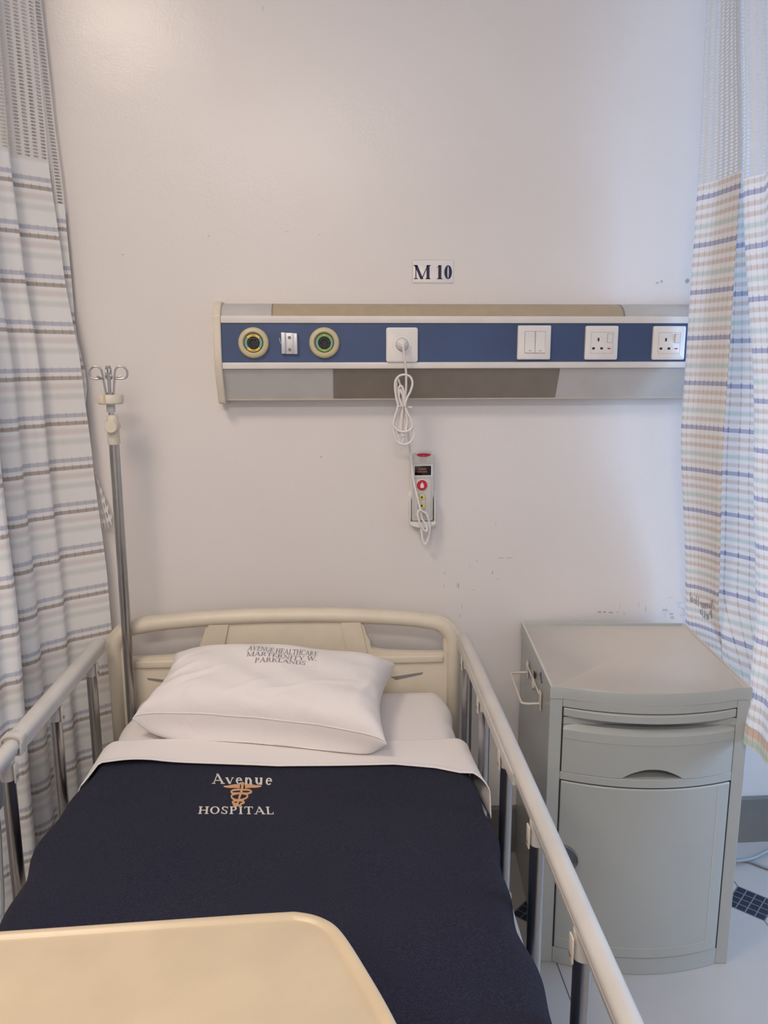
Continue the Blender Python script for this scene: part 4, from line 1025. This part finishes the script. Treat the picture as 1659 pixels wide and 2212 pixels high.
bs = MB(); bs.box(-.52, -.46, -.22, .22, .03, .07, .01); bs.box(-.46, .1, -.22, -.17, .03, .06, .01); bs.box(-.46, .1, .17, .22, .03, .06, .01)
bs.build('base', 'railcream', ot)
for x, y in ((-.49, -.2), (-.49, .2), (.07, -.195), (.07, .195)): MB().lathe([(.001, -.01), (.02, -.01), (.022, 0), (.02, .01), (.001, .01)], (x, y, .022), axis='x', n=18).build('castor', 'black', ot)

# ================================================================== BEDSIDE CABINET
CW, CDp, CHt = .4663, .4491, .7319
CT = -.083
cab = thing('bedside_cabinet', 'pale grey bedside cabinet with bowed drawer and door fronts, between bed and right curtain', 'cabinet', (.5332, -.013, 0), CT)
def bow(x, k=1.0):      # outward bulge of the front between the stiles
    a, b = .030, CW-.030
    if x <= a or x >= b: return 0
    t_ = (x-a)/(b-a); return .040*k*(1-(2*t_-1)**2)
def bowed(x0, x1, z0, z1, back, front_off=0, n=28, k=1, top_off=0):
    """a solid with bowed front; front_off pushes forward; top_off leans the top edge back"""
    mb = MB(); vs = []
    for i in range(n+1):
        x = x0+(x1-x0)*i/n; yf = -CDp-bow(x, k)-front_off
        vs += [(x, back, z0), (x, yf, z0), (x, yf+top_off, z1), (x, back, z1)]
    fs = []
    for i in range(n):
        a = 4*i; b = a+4
        fs += [(a+0, b+0, b+1, a+1), (a+1, b+1, b+2, a+2), (a+2, b+2, b+3, a+3), (a+3, b+3, b+0, a+0)]
    fs += [(0, 1, 2, 3), (4*n+3, 4*n+2, 4*n+1, 4*n)]
    return mb.add(vs, fs)
def bev(o, w=.0015, seg=2):
    md = o.modifiers.new('b', 'BEVEL'); md.width = w; md.segments = seg; md.limit_method = 'ANGLE'; md.angle_limit = R(50); return o
body = MB()
body.box(.003, .012, -CDp+.002, -.002, 0, .702); body.box(CW-.012, CW-.003, -CDp+.002, -.002, 0, .702)
body.box(.003, CW-.003, -.012, -.002, 0, .702); body.box(.012, CW-.012, -CDp+.03, -.012, .03, .045)
bd = body.build('body', 'cabinet', cab, smooth=False)
for x0, x1 in ((.001, .031), (CW-.031, CW-.001)): bev(MB().box(x0, x1, -CDp, -CDp+.03, 0, .702).build('stile', 'cabinet', cab, smooth=False), .002)
# kick, rails
bev(bowed(.031, CW-.031, 0, .045, -CDp+.02).build('kick_board', 'cabinet', cab, angle=30))
bev(bowed(.031, CW-.031, .497, .518, -CDp+.02).build('front_rail', 'cabinet', cab, angle=30))
bev(bowed(.031, CW-.031, .681, .702, -CDp+.02).build('front_rail', 'cabinet', cab, angle=30))
MB().box(.031, CW-.031, -CDp+.004, -CDp+.01, .04, .69).build('inner_shadow_board', 'cabinet', cab, smooth=False)
# top slab with rim
def slab():
    n = 30; fr_ = []
    for i in range(n+1):
        x = CW*i/n; fr_.append((x, -CDp-.002-bow(x, .95)))
    out = [(0, 0)]+fr_+[(CW, 0)]
    inner = [(.006, -.005)]+[(min(max(x, .006), CW-.006), y+.005) for x, y in fr_]+[(CW-.006, -.005)]
    in2 = [(.010, -.009)]+[(min(max(x, .010), CW-.010), y+.010) for x, y in fr_]+[(CW-.010, -.009)]
    m_ = len(out); vs = [(x, y, .702) for x, y in out]+[(x, y, .7285) for x, y in out]
    # rim only along back and sides, front edge rolls off
    vs += [(x*.996+.001, y*.996-.0005, (.7350 if y > -CDp+.02 else .7315)) for x, y in out]
    vs += [(x, y, .7350 if y > -CDp+.02 else .7305) for x, y in inner]+[(x, y, .7280) for x, y in in2]
    fs = [tuple(range(m_))]
    for L in range(4): fs += [(L*m_+i, L*m_+(i+1) % m_, (L+1)*m_+(i+1) % m_, (L+1)*m_+i) for i in range(m_)]
    fs += [tuple(4*m_+i for i in range(m_))]
    o = MB().add(vs, fs).build('top', 'cablit', cab, angle=50)
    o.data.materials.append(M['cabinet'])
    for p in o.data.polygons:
        if abs(p.normal.z) < .6 or p.normal.z < 0: p.material_index = 1  # only upward faces keep the painted-in lit tone
    return o
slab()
# pull-out tray
tr = bev(bowed(.033, CW-.033, .6595, .6795, -CDp+.03, .002, k=1.12).build('pull_out_tray', 'cabinet', cab, angle=30), .002)
MB().box(.031, .0335, -CDp-.0015, -CDp+.02, .657, .681).build('side_gap', 'dark', cab, smooth=False); MB().box(CW-.0335, CW-.031, -CDp-.0015, -CDp+.02, .657, .681).build('side_gap', 'dark', cab, smooth=False)
bowed(.0335, CW-.0335, .6795, .6812, -CDp+.02, -.002).build('gap_line', 'dark', cab, smooth=False)
# drawer: front with arched finger notch at its lower edge
def drawer():
    n = 60; x0, x1 = .0335, CW-.0335; cx = CW/2+.004; vs = []; fs = []
    for i in range(n+1):
        x = x0+(x1-x0)*i/n; b = bow(x)
        q = abs(x-cx)/.072; nz = .5195+(.026*(1-q*q) if q < 1 else 0)
        yf = -CDp-b-.001
        vs += [(x, -CDp+.03, nz), (x, yf, nz), (x, yf, .6035), (x, yf-.0012, .6045), (x, yf-.0005, .626), (x, yf+.012, .6385), (x, -CDp+.03, .6385)]
    k = 7
    for i in range(n): fs += [(k*i+j, k*(i+1)+j, k*(i+1)+(j+1) % k, k*i+(j+1) % k) for j in range(k)]
    fs += [tuple(range(k)), tuple(k*n+j for j in range(k))[::-1]]
    return MB().add(vs, fs).build('drawer', 'cabinet', cab, angle=25)
dw = drawer()
bowed(CW/2-.075, CW/2+.083, .5185, .5199, -CDp+.02, -.001).build('finger_recess', 'cabinet', dw, smooth=False)
MB().box(.031, CW-.031, -CDp-.0, -CDp+.02, .6385, .6595).build('drawer_back_strip', 'cabinet', cab, smooth=False)
MB().box(.031, .0337, -CDp-.001, -CDp+.02, .518, .657).build('side_gap', 'dark', cab, smooth=False)
MB().box(.031, CW-.031, -CDp-.001, -CDp+.02, .6565, .658).build('side_gap', 'dark', cab, smooth=False)
bowed(.034, CW-.034, .518, .5190, -CDp+.02, -.002).build('gap_line', 'dark', cab, smooth=False)
# door
dr = bev(bowed(.0335, CW-.0345, .0475, .4945, -CDp+.02, .003, n=40).build('door', 'cabinet', cab, angle=30), .0025, 3)
bowed(.034, CW-.034, .0450, .0480, -CDp+.01, -.002).build('gap_line', 'dark', cab, smooth=False)
bowed(.034, CW-.034, .4940, .4972, -CDp+.01, -.002).build('gap_line', 'dark', cab, smooth=False)
MB().box(.031, .0337, -CDp-.001, -CDp+.01, .045, .497).build('side_gap', 'dark', cab, smooth=False)
MB().box(CW-.0350, CW-.031, -CDp-.001, -CDp+.01, .045, .497).build('side_gap', 'dark', cab, smooth=False)
gx = CW-.066; yb = -CDp-bow(gx)-.0034
MB().box(gx, gx+.0012, yb-.0002, yb+.003, .075, .49).build('door_bead', 'cablit', dr, smooth=False)
mb = MB(); n = 30; vs = []
for i in range(n+1):
    x = .036+(gx-.036)*i/n; y = -CDp-bow(x)-.0034; vs += [(x, y, .0745), (x, y, .0757)]
mb.add(vs, [(2*i, 2*i+2, 2*i+3, 2*i+1) for i in range(n)]).build('door_bead', 'cablit', dr, smooth=False)
# round dished pull on the door
hx = .046; yh = -CDp-bow(hx)-.0032
mb = MB(); n = 32; vs = []; fs = []
for j, (r, dd) in enumerate(((.033, .001), (.0325, -.0055), (.0310, -.0060), (.0290, -.0040), (.018, -.0016), (.002, -.0010))):
    for k in range(n):
        a = 2*pi*k/n; x = hx+r*cos(a); z = .298+r*sin(a); vs.append((x, -CDp-bow(hx)-.006-bow(x)*.0+dd-(bow(x)-bow(hx)), z))
fs = [(j*n+k, j*n+(k+1) % n, (j+1)*n+(k+1) % n, (j+1)*n+k) for j in range(5) for k in range(n)]+[tuple(5*n+k for k in range(n))]
h = mb.add(vs, fs).build('door_pull', 'steel', dr); h['label'] = 'round metal dished pull'
# towel rail on the left flank
tw = MB()
y0t, y1t = -.135, -.335; zt = .637
tw.tube(spline([(-.001, y0t, zt), (-.030, y0t, zt-.001), (-.042, y0t-.004, zt-.001), (-.046, y0t-.016, zt-.001), (-.046, (y0t+y1t)/2, zt-.001), (-.046, y1t+.016, zt-.001), (-.042, y1t+.004, zt-.001), (-.030, y1t, zt-.001), (-.001, y1t, zt)], 5), .0032, 10)
towel = tw.build('towel_rail', 'beigesocket', cab)
MB().tube([(-.004, y0t-.002, zt+.026), (-.004, y1t+.002, zt+.026)], .0022, 8).build('inner_rod', 'beigesocket', towel)
for y in (y0t, y1t): MB().box(-.003, 0, y-.012, y+.010, zt-.016, zt+.034, .0008).build('mounting_plate', 'beigesocket', towel)
MB().prism([(y0t-.115, zt+.034), (y0t-.128, zt+.034), (y0t-.132, zt+.012), (y0t-.124, zt+.002), (y0t-.113, zt+.014)], 'x', -.009, -.004).build('tag_hook', 'beigesocket', towel, smooth=False)
MB().box(-.0015, .001, y0t-.118, y0t-.100, zt+.030, zt+.045).build('slot', 'dark', towel, smooth=False)
MB().prism([(-.315, .706), (-.332, .720), (-.347, .700), (-.343, .694)], 'x', -.0012, .001).build('tape_scrap', 'tape', cab, smooth=False)

# loose cable on the floor behind the cabinet
cb = MB(); pts = [atz(px, py, .006) for px, py in ((1400, 1850), (1480, 1858), (1560, 1856), (1600, 1857), (1625, 1862), (1659, 1875), (1720, 1890), (1790, 1870), (1780, 1835), (1700, 1832), (1659, 1846), (1625, 1862), (1590, 1868), (1540, 1866), (1480, 1880))]
for i, p in enumerate(pts): p.z = .006 if i < 8 else (.018 if 9 <= i <= 12 else .008)
o = MB().tube(spline(pts, 8), .0048, 10).build('floor_cable', 'cable'); tag(o, 'loose grey cable looping on the floor by the wall, right of the cabinet', 'cable')
